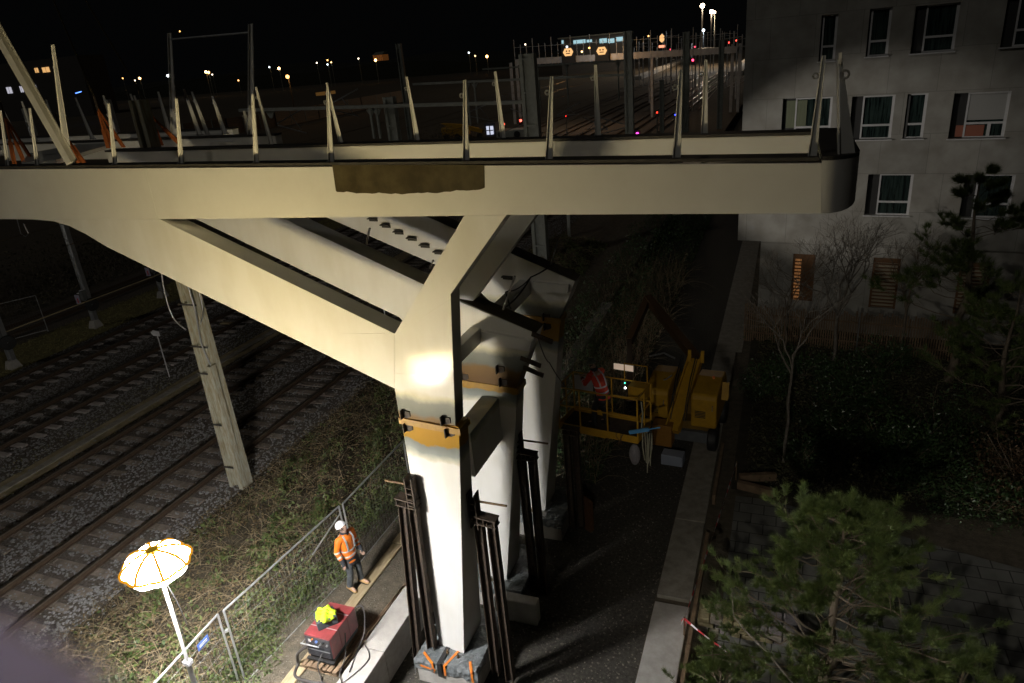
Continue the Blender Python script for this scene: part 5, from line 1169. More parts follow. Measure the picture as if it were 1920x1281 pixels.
mb = MB(); c = Hp(HW + .1, .5, .75); mb.prism([c, c + Z * .5 + hv * .2, c + hv * .3], hu * .2); mb.build('side_flap', yellow, BL_)
mb = MB(); p = Hp(HW - .2, .9, 1.24); mb.lathe(p, [(.04, 0), (.04, .08), (0, .09)], 10); mb.build('beacon', mat('beacon_orange', (.7, .2, .05), None, .3), BL_)
mb = MB(); mb.tube([Hp(.42, .5, 1.2), Hp(.52, .4, 1.28), Hp(.6, .8, 1.24)], .02, 6); mb.build('grab_handle', galv, BL_)
# chain, strap bundle, blue lever on the basket
mb = MB(); c = Bp(Wd - .42, -.03, 2.15)
for i in range(26): a_ = i * 2.2; q = c + bu * (.06 * sin(a_) * (i % 3)) - Z * .022 * i * .6 - bv * .02; mb.lathe(q, [(.012, -.004), (.02, -.004), (.02, .004), (.012, .004), (.012, -.004)], 8, axis=(cos(a_), sin(a_), .3))
tag(mb.build('chain', rustlight), 'bunched rusty chain hanging over the basket toe board', 'chain')
mb = MB(); p, q = Bp(Wd - .2, -.03, 2.22), Bp(Wd + .3, -.05, 2.42); mb.bar(p, q, .05, .09); mb.bar(q, q + nrm(q - p) * .3, .025, .025); tag(mb.build('ratchet_tool', mat('tool_blue', (.10, .32, .62), None, .4)), 'blue handled lever tool resting on the basket corner', 'tool')
strapm = mat('lashing_strap', (.34, .33, .25), (.26, .25, .18), .8, scale=8)
mb = MB()
for i in range(7):
    s0 = Bp(Wd + .12 + .04 * i, .05 * (i % 3), 2.25); L = .75 + .35 * (i == 3) + .1 * (i % 3); mb.tube([s0, s0 - Z * L * .5 + bu * .03 * sin(i), s0 - Z * L + bu * (.05 - .02 * i)], .014, 5)
mb.tube([Bp(Wd + .1, 0, 3.1), Bp(Wd + .14, -.02, 2.8), Bp(Wd + .1, 0, 2.4)], .018, 6)
tag(mb.build('lashing_straps', strapm), 'bundle of pale lashing straps hanging off the basket corner', 'straps')
mb = MB(); mb.ball(Bp(Wd - .08, -.02, 1.62), (.14, .1, .3), 10, 8); tag(mb.build('cloth_sack', mat('grey_sack', (.2, .19, .2), (.14, .13, .14), .9, scale=7, bump=1, bscale=9)), 'grey cloth sack hanging below the basket corner', 'sack')
# worker in basket
yaw = math.atan2(-bu[0] * 1 + 0, 1)
wl = Bp(.98, .48, 1.97)
person((wl[0], wl[1], 1.975), radians(58), 'worker in red jacket with white reflective bands leaning over in the lift basket', redv, mat('white_band', (.72, .66, .74), None, .45), mat('dark_helmet', (.12, .13, .11), None, .4), mat('black_trousers', (.02, .02, .022), None, .85), blackm,
       {'hip': (0, -.08, .97), 'chest': (0, .06, 1.31), 'neck': (0, .19, 1.50), 'head': (0, .08, .12), 'arm_l': ((-.2, .13, 1.42), (-.27, .26, 1.18), (-.13, .50, 1.2)), 'arm_r': ((.2, .13, 1.42), (.28, .28, 1.2), (.12, .52, 1.22)),
        'leg_r': ((.10, -.05, .88), (.12, .05, .49), (.13, -.06, .09), (.14, .14, .03)), 'leg_l': ((-.10, -.05, .88), (-.13, .1, .49), (-.15, .1, .09), (-.16, .3, .03))}, head_pitch=radians(-15))
# loose rusty box panel on the ground below the basket
mb = MB(); p, q = gz(1086, 985, -.8), gz(1108, 1000, -.8); mb.prism([p, q, q + Z * .9, p + Z * .95], (.05, .14, 0)); tag(mb.build('rusty_plate', mat('rust_plate', (.16, .07, .03), (.10, .05, .025), .8, scale=8)), 'rust-brown plate standing on the path under the lift basket', 'plate')
# box near the lift wheels
mb = MB(); p = gz(1262, 868, -.8); mb.obox(p + Z * .18, hu, hv, Z, .32, .2, .17); tag(mb.build('tool_crate', mat('crate_blue_grey', (.26, .29, .36), None, .6), bevel=.02), 'blue-grey crate on the ground in front of the yellow lift', 'crate')

UPPER, LOWER = 112, 165
# ------------------------------------------------------------------ balloon lamp (the light of the site)
LC = np.array((-8.62, 6.03, 4.27))
BL = thing('balloon_lamp', 'glowing white and yellow balloon work lamp on a slim mast', 'work lamp', (LC[0], LC[1], 0))
NG = 8
def shell(prof, z0, name, m):
    mb = MB(); n = 48; vs = []
    for r, z in prof:
        for k in range(n):
            t_ = 2 * pi * k / n; ph = (t_ % (2 * pi / NG)) / (2 * pi / NG)
            rr = r * (1 - .075 * (1 - abs(cos(pi * ph))) * 1) * (1 if r > .12 else 1)
            vs.append(LC + (rr * cos(t_ + .2), rr * sin(t_ + .2), z))
    mb.add(vs, [(i * n + k, i * n + (k + 1) % n, (i + 1) * n + (k + 1) % n, (i + 1) * n + k) for i in range(len(prof) - 1) for k in range(n)])
    return mb.build(name, m, BL, smooth=60)
RB = .50
shell([(.075, .235), (.16, .23), (.27, .20), (.38, .145), (.46, .075), (RB, 0)], 0, 'upper_shell', emis('lamp_upper_fabric', (1, .80, .41), UPPER))
shell([(RB, 0), (.485, -.06), (.42, -.15), (.31, -.22), (.18, -.27), (.07, -.29)], 0, 'lower_shell', emis('lamp_lower_fabric', (1, .98, .97), LOWER))
seam = emis('lamp_seam_fabric', (1, .42, .03), .32)
mb = MB(); n = 48
pts = []
for k in range(n + 1):
    t_ = 2 * pi * k / n; ph = (t_ % (2 * pi / NG)) / (2 * pi / NG); rr = (RB + .012) * (1 - .075 * (1 - abs(cos(pi * ph)))); pts.append(LC + (rr * cos(t_ + .2), rr * sin(t_ + .2), 0))
mb.tube(pts, .022, 6); mb.build('equator_seam', seam, BL)
for k in range(NG):
    t_ = .2 + 2 * pi * k / NG; mb = MB(); mb.tube([LC + (r * cos(t_), r * sin(t_), z + .008) for r, z in [(.075, .235), (.16, .23), (.27, .20), (.38, .145), (.46, .075), (RB, 0)]], .023, 6); mb.build('gore_seam', seam, BL)
mb = MB(); mb.lathe(LC, [(.0, .25), (.085, .25), (.095, .262), (.105, .235)], 20); mb.build('top_vent', mat('vent_cap', (.45, .33, .02), None, .6, emit=(.5, .33, .02), estr=.08), BL)
pb = LC + (0, 0, -.28)
foot = LC + (-.12, .0, -4.27)
mb = MB(); mb.tube([pb, pb * .55 + foot * .45], .028, 10); mb.build('upper_mast', mat('mast_white', (.75, .75, .74), (.65, .65, .63), .4, scale=6), BL)
mb = MB(); mb.tube([pb * .56 + foot * .44, foot], .045, 10); mb.build('lower_mast', galv, BL)
q = pb * .56 + foot * .44; mb = MB(); mb.box(q[0] - .06, q[0] + .06, q[1] - .05, q[1] + .05, q[2] - .03, q[2] + .04); mb.build('collar', whitef, BL)
mb = MB(); mb.tube([pb + (.05, 0, 0.02), pb + (.12, .04, -.5), pb + (.16, .05, -.95)], .006, 5); mb.tube([pb + (.03, 0, 0.0), pb + (-.03, .04, -.5), pb + (.03, .03, -1.3)], .006, 5); mb.build('lamp_cord', blackm, BL)
for a_ in (0.3, 2.4, 4.5):
    mb = MB(); mb.bar(foot + Z * .5, foot + (.6 * cos(a_), .6 * sin(a_), .03), .03, .03); mb.build('leg', galv, BL)
FT2 = thing('work_floodlight', 'site floodlight on a thin mast behind the slanting legs, lighting the building front', 'floodlight', (F2P[0], F2P[1], 0))
mb = MB(); d_ = nrm(np.array(F2D)); s_ = nrm(np.cross(d_, Z)); mb.obox(np.array(F2P) - d_ * .13, s_, d_, np.cross(s_, d_), .14, .05, .10); mb.build('lamp_housing', blackm, FT2)
mb = MB(); mb.tube([(F2P[0] - .15, F2P[1] - .1, 0), (F2P[0] - .15, F2P[1] - .1, F2P[2])], .025, 8); mb.build('mast', galv, FT2)
FT = thing('work_floodlight', 'black site floodlight clamped below the camera standing place, out of frame', 'floodlight', FLP)
mb = MB(); d_ = np.array(FLD); d_ = nrm(d_); s_ = nrm(np.cross(d_, Z)); mb.obox(np.array(FLP) - d_ * .10, s_, d_, np.cross(s_, d_), .16, .05, .12); mb.build('lamp_housing', blackm, FT)
mb = MB(); mb.tube([np.array(FLP) - d_ * .12, np.array(FLP) - d_ * .12 + Z * .35], .02, 8); mb.build('clamp_arm', galv, FT)
# caged globe at the hip: mauve handrail close to the camera

# ------------------------------------------------------------------ orange lifting slings and chains at the left
sling = mat('orange_sling', (.50, .14, .025), (.34, .09, .018), .75, scale=8, stretch=(3, 3, 10))
def slingp(apex, feet, P, label, w_=.10, z=None):
    a = onp(*apex, P); mb = MB(); T = thing('lifting_sling', label, 'sling', a, 'orange slings on the deck')
    for i, f in enumerate(feet):
        q = onp(*f, P + Y * (.25 * i)); mb = MB(); mid_ = a * .5 + q * .5; mb.bar(a, mid_, .03, w_ * .6, Y); mb.bar(mid_, q, .03, w_ * 1.25, Y); mb.build('strap', sling, T)
    mb = MB(); mb.tube([a - Z * .05, a + Z * .35], .03, 6); mb.build('shackle', rust, T)
PS = P2 - Y * .6
slingp((9, 218), [(28, 311), (48, 311), (66, 310)], PS, 'orange sling bundle at the far left edge of the deck')
slingp((183, 205), [(203, 278), (212, 276), (232, 276)], P2 + Y * 1.5, 'orange sling bundle with shackle left of the concrete mast top')
slingp((112, 240), [(148, 306), (158, 306)], PS + Y * .3, 'short orange sling coming off the foot of the slanting brace')
slingp((278, 212), [(292, 272), (303, 272), (335, 268)], P2 + Y * 1.5, 'dark orange sling between the small posts left of the tall frame')
def chain(a, b, label, n=150):
    a, b = np.array(a), np.array(b); mb = MB(); d = nrm(b - a)
    for i in range(n):
        p = a + (b - a) * i / n; s = np.array((0, 1, 0)) if i % 2 else nrm(np.cross(d, Y)); mb.obox(p, d, s, np.cross(d, s), np.linalg.norm(b - a) / n * .6, .022, .007)
    return tag(mb.build('lifting_chain', mat('chain_steel', (.10, .08, .04), None, .5, metal=.3)), label, 'chain')
chain(onp(183, 205, P2 + Y * 1.5) + Z * .3, onp(100, 0, P2 + Y * 1.5), 'dark lifting chain slanting up to the left from the sling by the concrete mast')
chain(onp(278, 212, P2 + Y * 1.5) + Z * .3, onp(160, 0, P2 + Y * 1.5), 'dark lifting chain slanting up from the sling left of the tall frame')

# ------------------------------------------------------------------ catenary masts and portals beyond the bridge
hm = mat('portal_steel', (.26, .28, .25), (.18, .19, .17), .6, metal=.2, scale=3)
def vmast(px, ybase, ytop, y, w_, label, m=hm):
    a = gy(px, ybase, y); top = gy(px, ytop, y)[2]; T = thing('catenary_mast', label, 'catenary mast', (a[0], a[1], -.1), 'catenary masts beyond the bridge')
    mb = MB(); 
    for s in (-1, 1): mb.box(a[0] + s * w_ / 2 - w_ * .14, a[0] + s * w_ / 2 + w_ * .14, a[1] - w_ * .4, a[1] + w_ * .4, -.1, top)
    mb.box(a[0] - w_ / 2 + w_ * .14, a[0] + w_ / 2 - w_ * .14, a[1] - .03, a[1] + .03, -.1, top)
    mb.build('steel_mast', m, T); 
    for z in np.arange(1, top, 1.6):
        mb = MB(); mb.box(a[0] - w_ / 2, a[0] + w_ / 2, a[1] - w_ * .4 - .03, a[1] - w_ * .4 - .0, z, z + .09); mb.build('batten_plate', m, T)
    return a, top
def beam(a, b, y, h, label, posts=(), m=hm):
    p, q = gy(*a, y), gy(*b, y); T = thing('catenary_beam', label, 'catenary beam', p, 'catenary beams spanning the tracks')
    mb = MB(); mb.bar(p, q, h * .6, h, Z) ; mb.build('cross_girder', m, T)
    for px, L in posts:
        t_ = (px - a[0]) / (b[0] - a[0]); c = p + (q - p) * t_; mb = MB(); mb.bar(c, c - Z * L, .14, .14); mb.prism([c - Z * h * .5 + (-.3, 0, 0), c - Z * h * .5 + (.3, 0, 0), c - Z * (.55) + (.07, 0, 0), c - Z * .55 + (-.07, 0, 0)], (0, .1, 0)); mb.build('drop_post', m, T)
    return T
hm2 = mat('portal_steel_pale', (.42, .44, .40), (.32, .33, .30), .55, metal=.2, scale=3)
vmast(741, 262, 181, 40, .55, 'wide steel mast just above the deck between the lower portal beams', hm2)
vmast(1000, 262, 100, 36, .62, 'broad paired steel mast rising behind the middle of the deck', hm2)
vmast(1181, 250, 58, 55, .5, 'tall steel mast right of the broad paired one, carrying the upper beam', hm2)
vmast(768, 240, 80, 62, .4, 'dark tall slim mast left of the upper beam')
vmast(1285, 250, 60, 60, .4, 'dark slim mast between the blue signal and the right portal leg')
vmast(1350, 200, 75, 95, .5, 'dark distant mast against the lit gantry end')
vmast(1241, 190, 150, 90, .4, 'short dim mast under the pale gantry')
beam((450, 207), (1000, 191), 39.5, .32, 'lower pale beam crossing in front, between the two broad masts', ((513, 0.0), (715, 1.9), (727, 1.9)), hm2)
beam((775, 158), (1178, 140), 58, .30, 'upper pale beam reaching from the dark tall mast to the tall right mast', ((883, 3.6), (898, 3.4), (1010, .5)), hm2)
beam((905, 130), (1180, 113), 80, .30, 'dim middle beam just below the pale gantry', ((1013, 4.5), (1067, 4.3), (1120, .5), (1160, 4)))
# pale lattice gantry with hex signals
GYD = 115
T = thing('signal_gantry', 'long pale floodlit signal gantry crossing all tracks, carrying two orange hexagon signals', 'gantry', gy(972, 225, GYD))
gp = mat('gantry_pale', (.55, .55, .55), (.42, .42, .42), .4, metal=.3, scale=2)
p, q = gy(968, 117, GYD), gy(1382, 93, GYD); mb = MB(); mb.bar(p, q, .9, .95, Z); mb.build('truss_beam', gp, T)
for i in range(34):
    t_ = i / 33; c = p + (q - p) * t_; mb = MB(); mb.bar(c - Z * .6 - Y * .5, c + Z * (2.6 if i % 3 else 3.4) - Y * .5, .07, .07); mb.build('gantry_post', gp, T)
mb = MB(); mb.bar(p + Z * 2.2 - Y * .5, q + Z * 2.2 - Y * .5, .04, .04); mb.build('hand_rail', gp, T)
for px, yb in ((971, 226), (1376, 215)):
    a = gy(px, yb, GYD); 
    for s in (-.5, .5):
        mb = MB(); mb.bar((a[0] + s, a[1], -.1), (a[0] + s, a[1], p[2]), .28, .4); mb.build('gantry_leg', gp, T)
for px, yb in ((1223, 176),):
    a = gy(px, yb, GYD); mb = MB(); mb.bar((a[0], a[1], -.1), (a[0], a[1], p[2]), .7, .4); mb.build('gantry_leg', gp, T)
om = emis('signal_orange', (1, .55, .22), .42)
for px, py, lb in ((1065, 98, 'left orange hexagon signal with two dots and a bar on the gantry'), (1128, 95.5, 'right orange hexagon signal with two dots and a bar on the gantry')):
    c = gy(px, py, GYD - 1.2); T = thing('route_signal', lb, 'signal', c, 'hexagon signals')
    mb = MB(); mb.box(c[0] - 1.1, c[0] + 1.1, c[1] + .08, c[1] + .3, c[2] - 1.6, c[2] + .9); mb.build('backboard', blackm, T)
    mb = MB(); mb.prism([c + (x * .82, 0, z * .55) for x, z in ((-1, 0), (-.6, 1), (.6, 1), (1, 0), (.6, -1), (-.6, -1))], (0, .06, 0)); f = mb.build('lit_face', om, T)
    mb = MB(); mb.box(c[0] - .34, c[0] - .12, c[1] - .03, c[1] - .01, c[2] + .05, c[2] + .26); mb.box(c[0] + .12, c[0] + .34, c[1] - .03, c[1] - .01, c[2] + .05, c[2] + .26); mb.box(c[0] - .34, c[0] + .34, c[1] - .03, c[1] - .01, c[2] - .25, c[2] - .12); mb.build('dark_marks', blackm, f)
c = gy(1241, 72, 170); T = thing('route_signal', 'small distant orange hexagon signal with a red strip near the floodlights', 'signal', c, 'hexagon signals')
mb = MB(); mb.prism([c + (x * .5, 0, z * .9) for x, z in ((0, 1), (1, .5), (1, -.5), (0, -1), (-1, -.5), (-1, .5))], (0, .06, 0)); mb.build('lit_face', om, T)
mb = MB(); mb.box(c[0] - .7, c[0] + .7, c[1], c[1] + .1, c[2] - 1.9, c[2] - 1.4); mb.build('red_strip', emis('strip_red', (1, .35, .2), .6), T)
# cantilever arms with wires
for i, (px, py, y, L, fl) in enumerate(((610, 200, 40, 2.6, 1), (872, 214, 57, 2.8, 1), (1005, 222, 58, -2.2, 1), (1178, 235, 55, -3.0, 1), (1140, 240, 56, -2.0, 0), (520, 232, 40, 2.4, 1), (1045, 216, 58, 2.0, 0))):
    a = gy(px, py, y); T = thing('cantilever_arm', ['pale cantilever frame hanging left of the wide mast', 'dim cantilever frame under the upper beam, left of the broad mast', 'dim cantilever bracket just left of the broad mast', 'long diagonal bracket reaching left off the tall steel mast', 'thin curved registration arm with insulators below the diagonal bracket', 'crossed pale cantilever tubes low above the deck', 'small bright elbowed arm right of the broad mast'][i], 'cantilever', a, 'overhead line cantilevers')
    mb = MB(); mb.tube([a, a + (L, 0, .9)], .045, 5); mb.tube([a + (0, 0, -.1), a + (L * .9, 0, -.7 * fl)], .04, 5); mb.tube([a + (L * .5, 0, .45), a + (L * .75, 0, -.45 * fl)], .03, 5); mb.build('tube_frame', galv, T)
for i in range(6):
    x = [-16.3, -20, -25.1, -29.2, -36.3, -12.5][i]; z = 5.6 + .05 * i; mb = MB()
    mb.tube([(x, 18, z), (x + .15, 60, z), (x - .1, 120, z), (x, 240, z)], .012, 4); mb.tube([(x, 18, z + 1.25), (x, 40, z + .9), (x, 58, z + 1.3), (x, 90, z + .8), (x, 118, z + 1.3), (x, 240, z + 1.2)], .012, 4)
    tag(mb.build('contact_wire', mat('copper_wire', (.12, .09, .06), None, .5, metal=.5)), ['overhead wire pair above the nearest track', 'overhead wire pair above the second track', 'overhead wire pair above the third track', 'overhead wire pair above the fourth track', 'overhead wire pair above the fifth track', 'overhead wire pair nearest the building side'][i], 'overhead wire', 'overhead line wires')

# ------------------------------------------------------------------ floodlights, signals, town lights
def lampball(name, px, py, y, r, c, s, label, cat, group, post=True, zb=-.1, energy=0, pm=None):
    p = gy(px, py, y); T = thing(name, label, cat, (p[0], p[1], zb if post else p[2]), group)
    mb = MB(); mb.ball(p, r, 8, 6); mb.build('lamp_head', emis(name + '_glow', c, s), T)
    if post: mb = MB(); mb.tube([(p[0], p[1] + .3, zb), (p[0], p[1] + .3, p[2])], max(.05, r * .3), 5); mb.build('post', blackm if energy else pm or hm, T)
    if energy:
        l = bpy.data.lights.new(name + '_light', 'POINT'); l.energy = energy; l.color = c; l.shadow_soft_size = .5; lo = bpy.data.objects.new(name + '_light', l); col.objects.link(lo); lo.parent = T; lo.location = (0, -1.2, p[2] - (zb if post else p[2]) - .6)
    return T
warm = (1, .75, .5)
lampball('floodlight', 1317, 11, 300, .8, warm, 12, 'higher floodlight on the tall mast right of centre', 'floodlight', 'yard floodlights', energy=6500)
lampball('floodlight', 1334, 22, 290, .7, warm, 12, 'lower right floodlight of the tall mast pair', 'floodlight', 'yard floodlights', energy=4000)
lampball('floodlight', 1340, 23, 292, .4, warm, 8, 'small third floodlight close beside the lower one', 'floodlight', 'yard floodlights')
lampball('floodlight', 1319, 57, 260, .4, (.8, .9, 1), 5, 'small cold white light below the floodlight mast', 'floodlight', 'yard floodlights', energy=1500)
for px, py, y, r, c, lb in ((1061, 217, 70, .11, (1, .03, .02), 'red signal between broad and tall masts'), (1232, 211, 70, .11, (1, .04, .02), 'red signal right of the tall mast'), (1281, 210, 75, .10, (1, .04, .02), 'red signal beside the blue one'),
                       (1266, 215.5, 72, .10, (.05, .08, 1), 'small blue signal lamp left of a red one'), (1195, 251, 52, .16, (1, .05, .55), 'bright magenta signal just above the deck'), (1299, 113, 120, .28, (1, .05, .12), 'pinkish red signal below the gantry right end'),
                       (1350, 78, 200, .3, (1, .06, .05), 'red signal right of the gantry, lower of three'), (1367, 80, 190, .3, (1, .06, .05), 'red signal right of the gantry, middle one'), (1381, 76, 210, .34, (1, .08, .05), 'red signal nearest the building corner'),
                       (1303, 88, 190, .25, (1, .06, .1), 'small red signal above the gantry right end'), (1257, 93, 180, .2, (1, .05, .1), 'small red signal over the gantry middle'), (976, 226, 110, .35, (1, .12, .08), 'red light at the foot of the left gantry leg'), (945, 233, 100, .2, (1, .1, .05), 'small red light beside the rail crane')):
    c_ = gy(px, py, y); T = thing('signal_light', lb, 'signal light', c_, 'railway signal lights'); r *= .62; mb = MB(); mb.ball(c_, r, 8, 6); mb.build('lens', emis('lens', c, 2.2), T)
    mb = MB(); mb.box(c_[0] - r * 1.6, c_[0] + r * 1.6, c_[1] + r * .5, c_[1] + r * 1.5, c_[2] - r * 4, c_[2] + r * 2); mb.build('head', blackm, T)
    mb = MB(); mb.tube([(c_[0], c_[1] + r, -.1), (c_[0], c_[1] + r, c_[2])], .06, 5); mb.build('post', hm, T)
town = [(230, 147, 'first'), (253, 151, 0), (262, 147, 0), (315, 142, 0), (386, 135, 0), (391, 136, 0), (398, 140, 0), (447, 151, 0), (505, 126, 0), (523, 128.5, 0), (539, 144, 0), (594, 118, 0), (614, 113, 0), (614, 121, 0), (621, 117, 0), (337, 59, 0), (672, 110, 0), (704, 113, 0), (879, 99, 0), (891, 105, 0), (913, 106, 0), (985, 83.5, 0), (1216, 68, 0), (1063, 88, 0), (1091, 97, 0), (1105, 90, 0)]
tl = ['leftmost orange town light below the dark hill', 'pale town light next to the leftmost orange one', 'brightest orange town light left of the tall frame', 'orange town light against the left post of the tall frame', 'left of a close orange pair inside the tall frame', 'right of the close orange pair inside the tall frame', 'pinkish town light right of the orange pair', 'greenish white town light low inside the tall frame', 'orange town light right of the tall frame', 'bright white-orange town light right of the tall frame', 'white light on a short lit post above the noise wall', 'dim warm town light left of the orange tree', 'top light over the small orange lit tree', 'light in the orange lit tree', 'right light of the orange tree cluster', 'lone white speck high in the sky inside the tall frame', 'warm light at the left end of the orange lit house', 'bright light on the orange lit house', 'faint speck above the dark middle', 'faint warm speck left of the pale middle light', 'pale middle light over the dark fields', 'small orange speck left of the pale gantry', 'orange light right of the station building', 'white light on the gantry left part', 'warm light behind the gantry between the hexagons', 'warm light just right of the left hexagon']
for i, ((px, py, _), lb) in enumerate(zip(town, tl)):
    cc = [(1, .45, .12), (1, .8, .6), (1, .5, .15), (.85, .95, 1), (1, .6, .25)][i % 5]
    big = i in (2, 3, 4, 5, 9, 17, 20)
    lampball('street_lamp', px, py, 160 if i == 10 else 104 if i >= 23 else 420, .13 if i >= 23 else .8 if big else .45, cc, 5 if big else 2.0, lb, 'street lamp', 'distant town lamps', post=(i != 15 and i < 23), energy=250 if i == 10 else (160 if i >= 23 else 0))
# lit hillside house and orange tree
ho = thing('house', 'small distant house with orange lit wall above the dark fields', 'house', gy(708, 112, 430)); c = gy(708, 107, 430); mb = MB(); mb.box(c[0] - 3.4, c[0] + 3.4, c[1], c[1] + 8, c[2] - 2.4, c[2] + 1.2); mb.build('wall', mat('lit_house_wall', (.5, .22, .08), None, .9, emit=(1, .35, .08), estr=.018), ho); mb = MB(); mb.prism([(c[0] - 4, c[1] - .5, c[2] + 1.2), (c[0] + 4, c[1] - .5, c[2] + 1.2), (c[0] + 3, c[1] + 4, c[2] + 3), (c[0] - 3, c[1] + 4, c[2] + 3)], (0, 4, 0)); mb.build('roof', hm, ho)  # wall glows by itself in place of lamplight falling on it
ho = thing('shed', 'long low shed with dull orange lit wall above the noise wall', 'shed', gy(600, 176, 190)); c = gy(600, 176, 190); mb = MB(); mb.box(c[0] - 1.5, c[0] + 1.5, c[1], c[1] + 6, c[2] - .5, c[2] + .4); mb.build('wall', mat('lit_shed_wall', (.5, .3, .1), None, .9, emit=(1, .5, .12), estr=.02), ho)  # orange lamplight is put into the wall material as a faint glow
# apartment block at far left with lit windows
c = gy(75, 175, 260); T = thing('apartment_block', 'distant dark apartment block with two rows of lit windows at the far left', 'building', (c[0], c[1], -2))
z0 = gy(75, 230, 260)[2]; a, b = gy(-60, 120, 260), gy(150, 120, 260)
mb = MB(); mb.box(a[0], b[0], c[1], c[1] + 14, -2, gy(75, 112, 260)[2]); mb.build('wall', mat('far_wall', (.06, .055, .05), None, .9), T)
cold, wrm = emis('window_cold', (.8, .78, .9), .22), emis('window_warm', (1, .55, .2), .3)
for x0, y0, x1, y1, m_ in ((11, 164, 24, 175, cold), (36, 162, 45, 173, cold), (62, 160, 70, 170, cold), (64, 128, 73, 136, wrm), (78, 127, 94, 135, wrm), (43, 134, 49, 138, wrm)):
    p, q = gy(x0, y0, 259.8), gy(x1, y1, 259.8); mb = MB(); mb.box(p[0], q[0], p[1] - .05, p[1] + .1, q[2], p[2]); wo = mb.build('window', m_, T)
    mb = MB(); mx_ = (p[0] + q[0]) / 2; mb.box(mx_ - .08, mx_ + .08, p[1] - .12, p[1] - .06, q[2], p[2]); mb.build('mullion', blackm, wo)
c = gy(146, 173, 200); mb = MB(); mb.bar(gy(142, 175, 200), gy(152, 172, 200), .2, .35, Z); tag(mb.build('neon_sign', emis('neon_blue', (.1, .25, 1), 1.6)), 'small blue neon strip right of the apartment block', 'neon sign')
# station building
T = thing('station_building', 'distant station building with cyan white lit windows under a flat roof', 'building', gy(1120, 90, 320)); a, b = gy(1052, 90, 320), gy(1172, 90, 320)
zt_ = gy(1120, 67, 320)[2]; zb_ = gy(1120, 84, 320)[2]
mb = MB(); mb.box(a[0], b[0], a[1], a[1] + 12, -.1, zt_); mb.build('wall', mat('station_wall', (.09, .09, .09), None, .9), T)
mb = MB(); mb.box(a[0] - 1, b[0] + 1, a[1] - 1, a[1] + 13, zt_, zt_ + .5); mb.build('roof', hm, T)
cy = emis('window_cyan', (.55, .9, 1), .26)
for x0, x1, y0, y1 in ((1053, 1057, 76, 82), (1075, 1098, 76, 81), (1100, 1110, 75, 79), (1124, 1138, 73, 80), (1140, 1152, 73, 80), (1155, 1168, 70, 77)):
    p, q = gy(x0, y0, 319.8), gy(x1, y1, 319.8); mb = MB(); mb.box(p[0], q[0], p[1] - .1, p[1], q[2], p[2]); mb.build('window', cy, T)
# platform behind the gantry
mb = MB(); a, b = gz(1185, 150), gz(1290, 108); mb.prism([a, b, b + (5, 0, 0), a + (3, 0, 0)], (0, 0, .9)); tag(mb.build('station_platform', conc), 'pale station platform curving away beneath the gantry', 'platform')
mb = MB(); a, b = gz(1365, 142), gz(1400, 112); mb.prism([a, b, b + (5, 0, 0), a + (4, 0, 0)], (0, 0, 1.0)); tag(mb.build('station_platform', conc), 'pale platform end right of the gantry beside the building corner', 'platform')
# curved distant rails catching the floodlight
for i, (P_, lb) in enumerate(((((1290, 183), (1318, 160), (1338, 146), (1352, 132), (1362, 115)), 'leftmost shining rail pair under the gantry end'), (((1290, 208), (1330, 168), (1352, 150), (1370, 132), (1380, 115)), 'middle shining rail pair curving right'), (((1360, 165), (1378, 155), (1396, 143)), 'short rail pair next to the building corner'))):
    pts = [gz(x, y, .05) for x, y in P_]; T = thing('distant_track', lb, 'railway track', pts[0], 'distant curved tracks')
    for o_ in (0, 1.5): mb = MB(); mb.tube([p + (o_, 0, 0) for p in pts], .05, 6); mb.build('rail', mat('bright_rail', (.6, .58, .55), None, .3, metal=.9), T)
# forest of thin distant masts
random.seed(11)
ordn = ['leftmost', 'second', 'third', 'fourth', 'fifth', 'sixth', 'seventh', 'eighth', 'ninth', 'tenth', 'eleventh', 'twelfth', 'thirteenth', 'fourteenth', 'fifteenth', 'sixteenth', 'seventeenth', 'eighteenth', 'nineteenth', 'twentieth', 'twenty-first', 'twenty-second', 'twenty-third', 'rightmost']
for i in range(24):
    px = 1190 + i * 8.7 + random.uniform(-2, 2); y = random.uniform(130, 260); top = random.uniform(60, 92) - (px - 1190) * .05
    a = gy(px, 150, y); zt2 = gy(px, top, y)[2]; mb = MB(); mb.bar((a[0], a[1], -.1), (a[0], a[1], zt2), .22, .22); mb.bar((a[0] - 1.6, a[1], zt2 - 1.2), (a[0] + 1.6, a[1], zt2 - 1.0), .08, .08)
    tag(mb.build('distant_mast', gp), ordn[i] + (' from the left' if 0 < i < 23 else '') + ' of the thin distant masts in the floodlit yard', 'mast', 'distant masts in the floodlit yard')

# noise wall
pts = [(350, 252, 262), (430, 236, 252), (520, 216, 238), (600, 197, 222), (680, 180, 206), (760, 168, 190)]
T = thing('noise_wall', 'long beige slatted noise wall running away behind the deck on the left', 'wall', gz(520, 240))
nm_ = mat('noise_wall_boards', (.34, .25, .17), (.27, .19, .12), .85, scale=3, stretch=(.3, .3, 9))
Wp = [gz(x, yb, 0) for x, yt, yb in pts]
for i in range(len(Wp) - 1):
    a, b = Wp[i], Wp[i + 1]; mb = MB()
    for k in range(9): z = k * .36; mb.prism([a + Z * z, b + Z * z, b + Z * (z + .31), a + Z * (z + .31)], (0, .1 + .02 * (k % 2), 0))
    mb.build('board_panel', nm_, T)
    for t_ in np.linspace(0, 1, 4): c = a + (b - a) * t_; mb = MB(); mb.bar(c - Y * .1, c - Y * .1 + Z * 3.3, .18, .18); mb.build('post', hm, T)
c = Wp[1] * .5 + Wp[2] * .5 + np.array((2, -14, 7.0))
for k, (q, lb) in enumerate(((Wp[1] * .3 + Wp[2] * .7, 'sodium street lamp standing before the noise wall, nearer one'), (Wp[3], 'sodium street lamp standing before the noise wall, farther one'))):
    pass
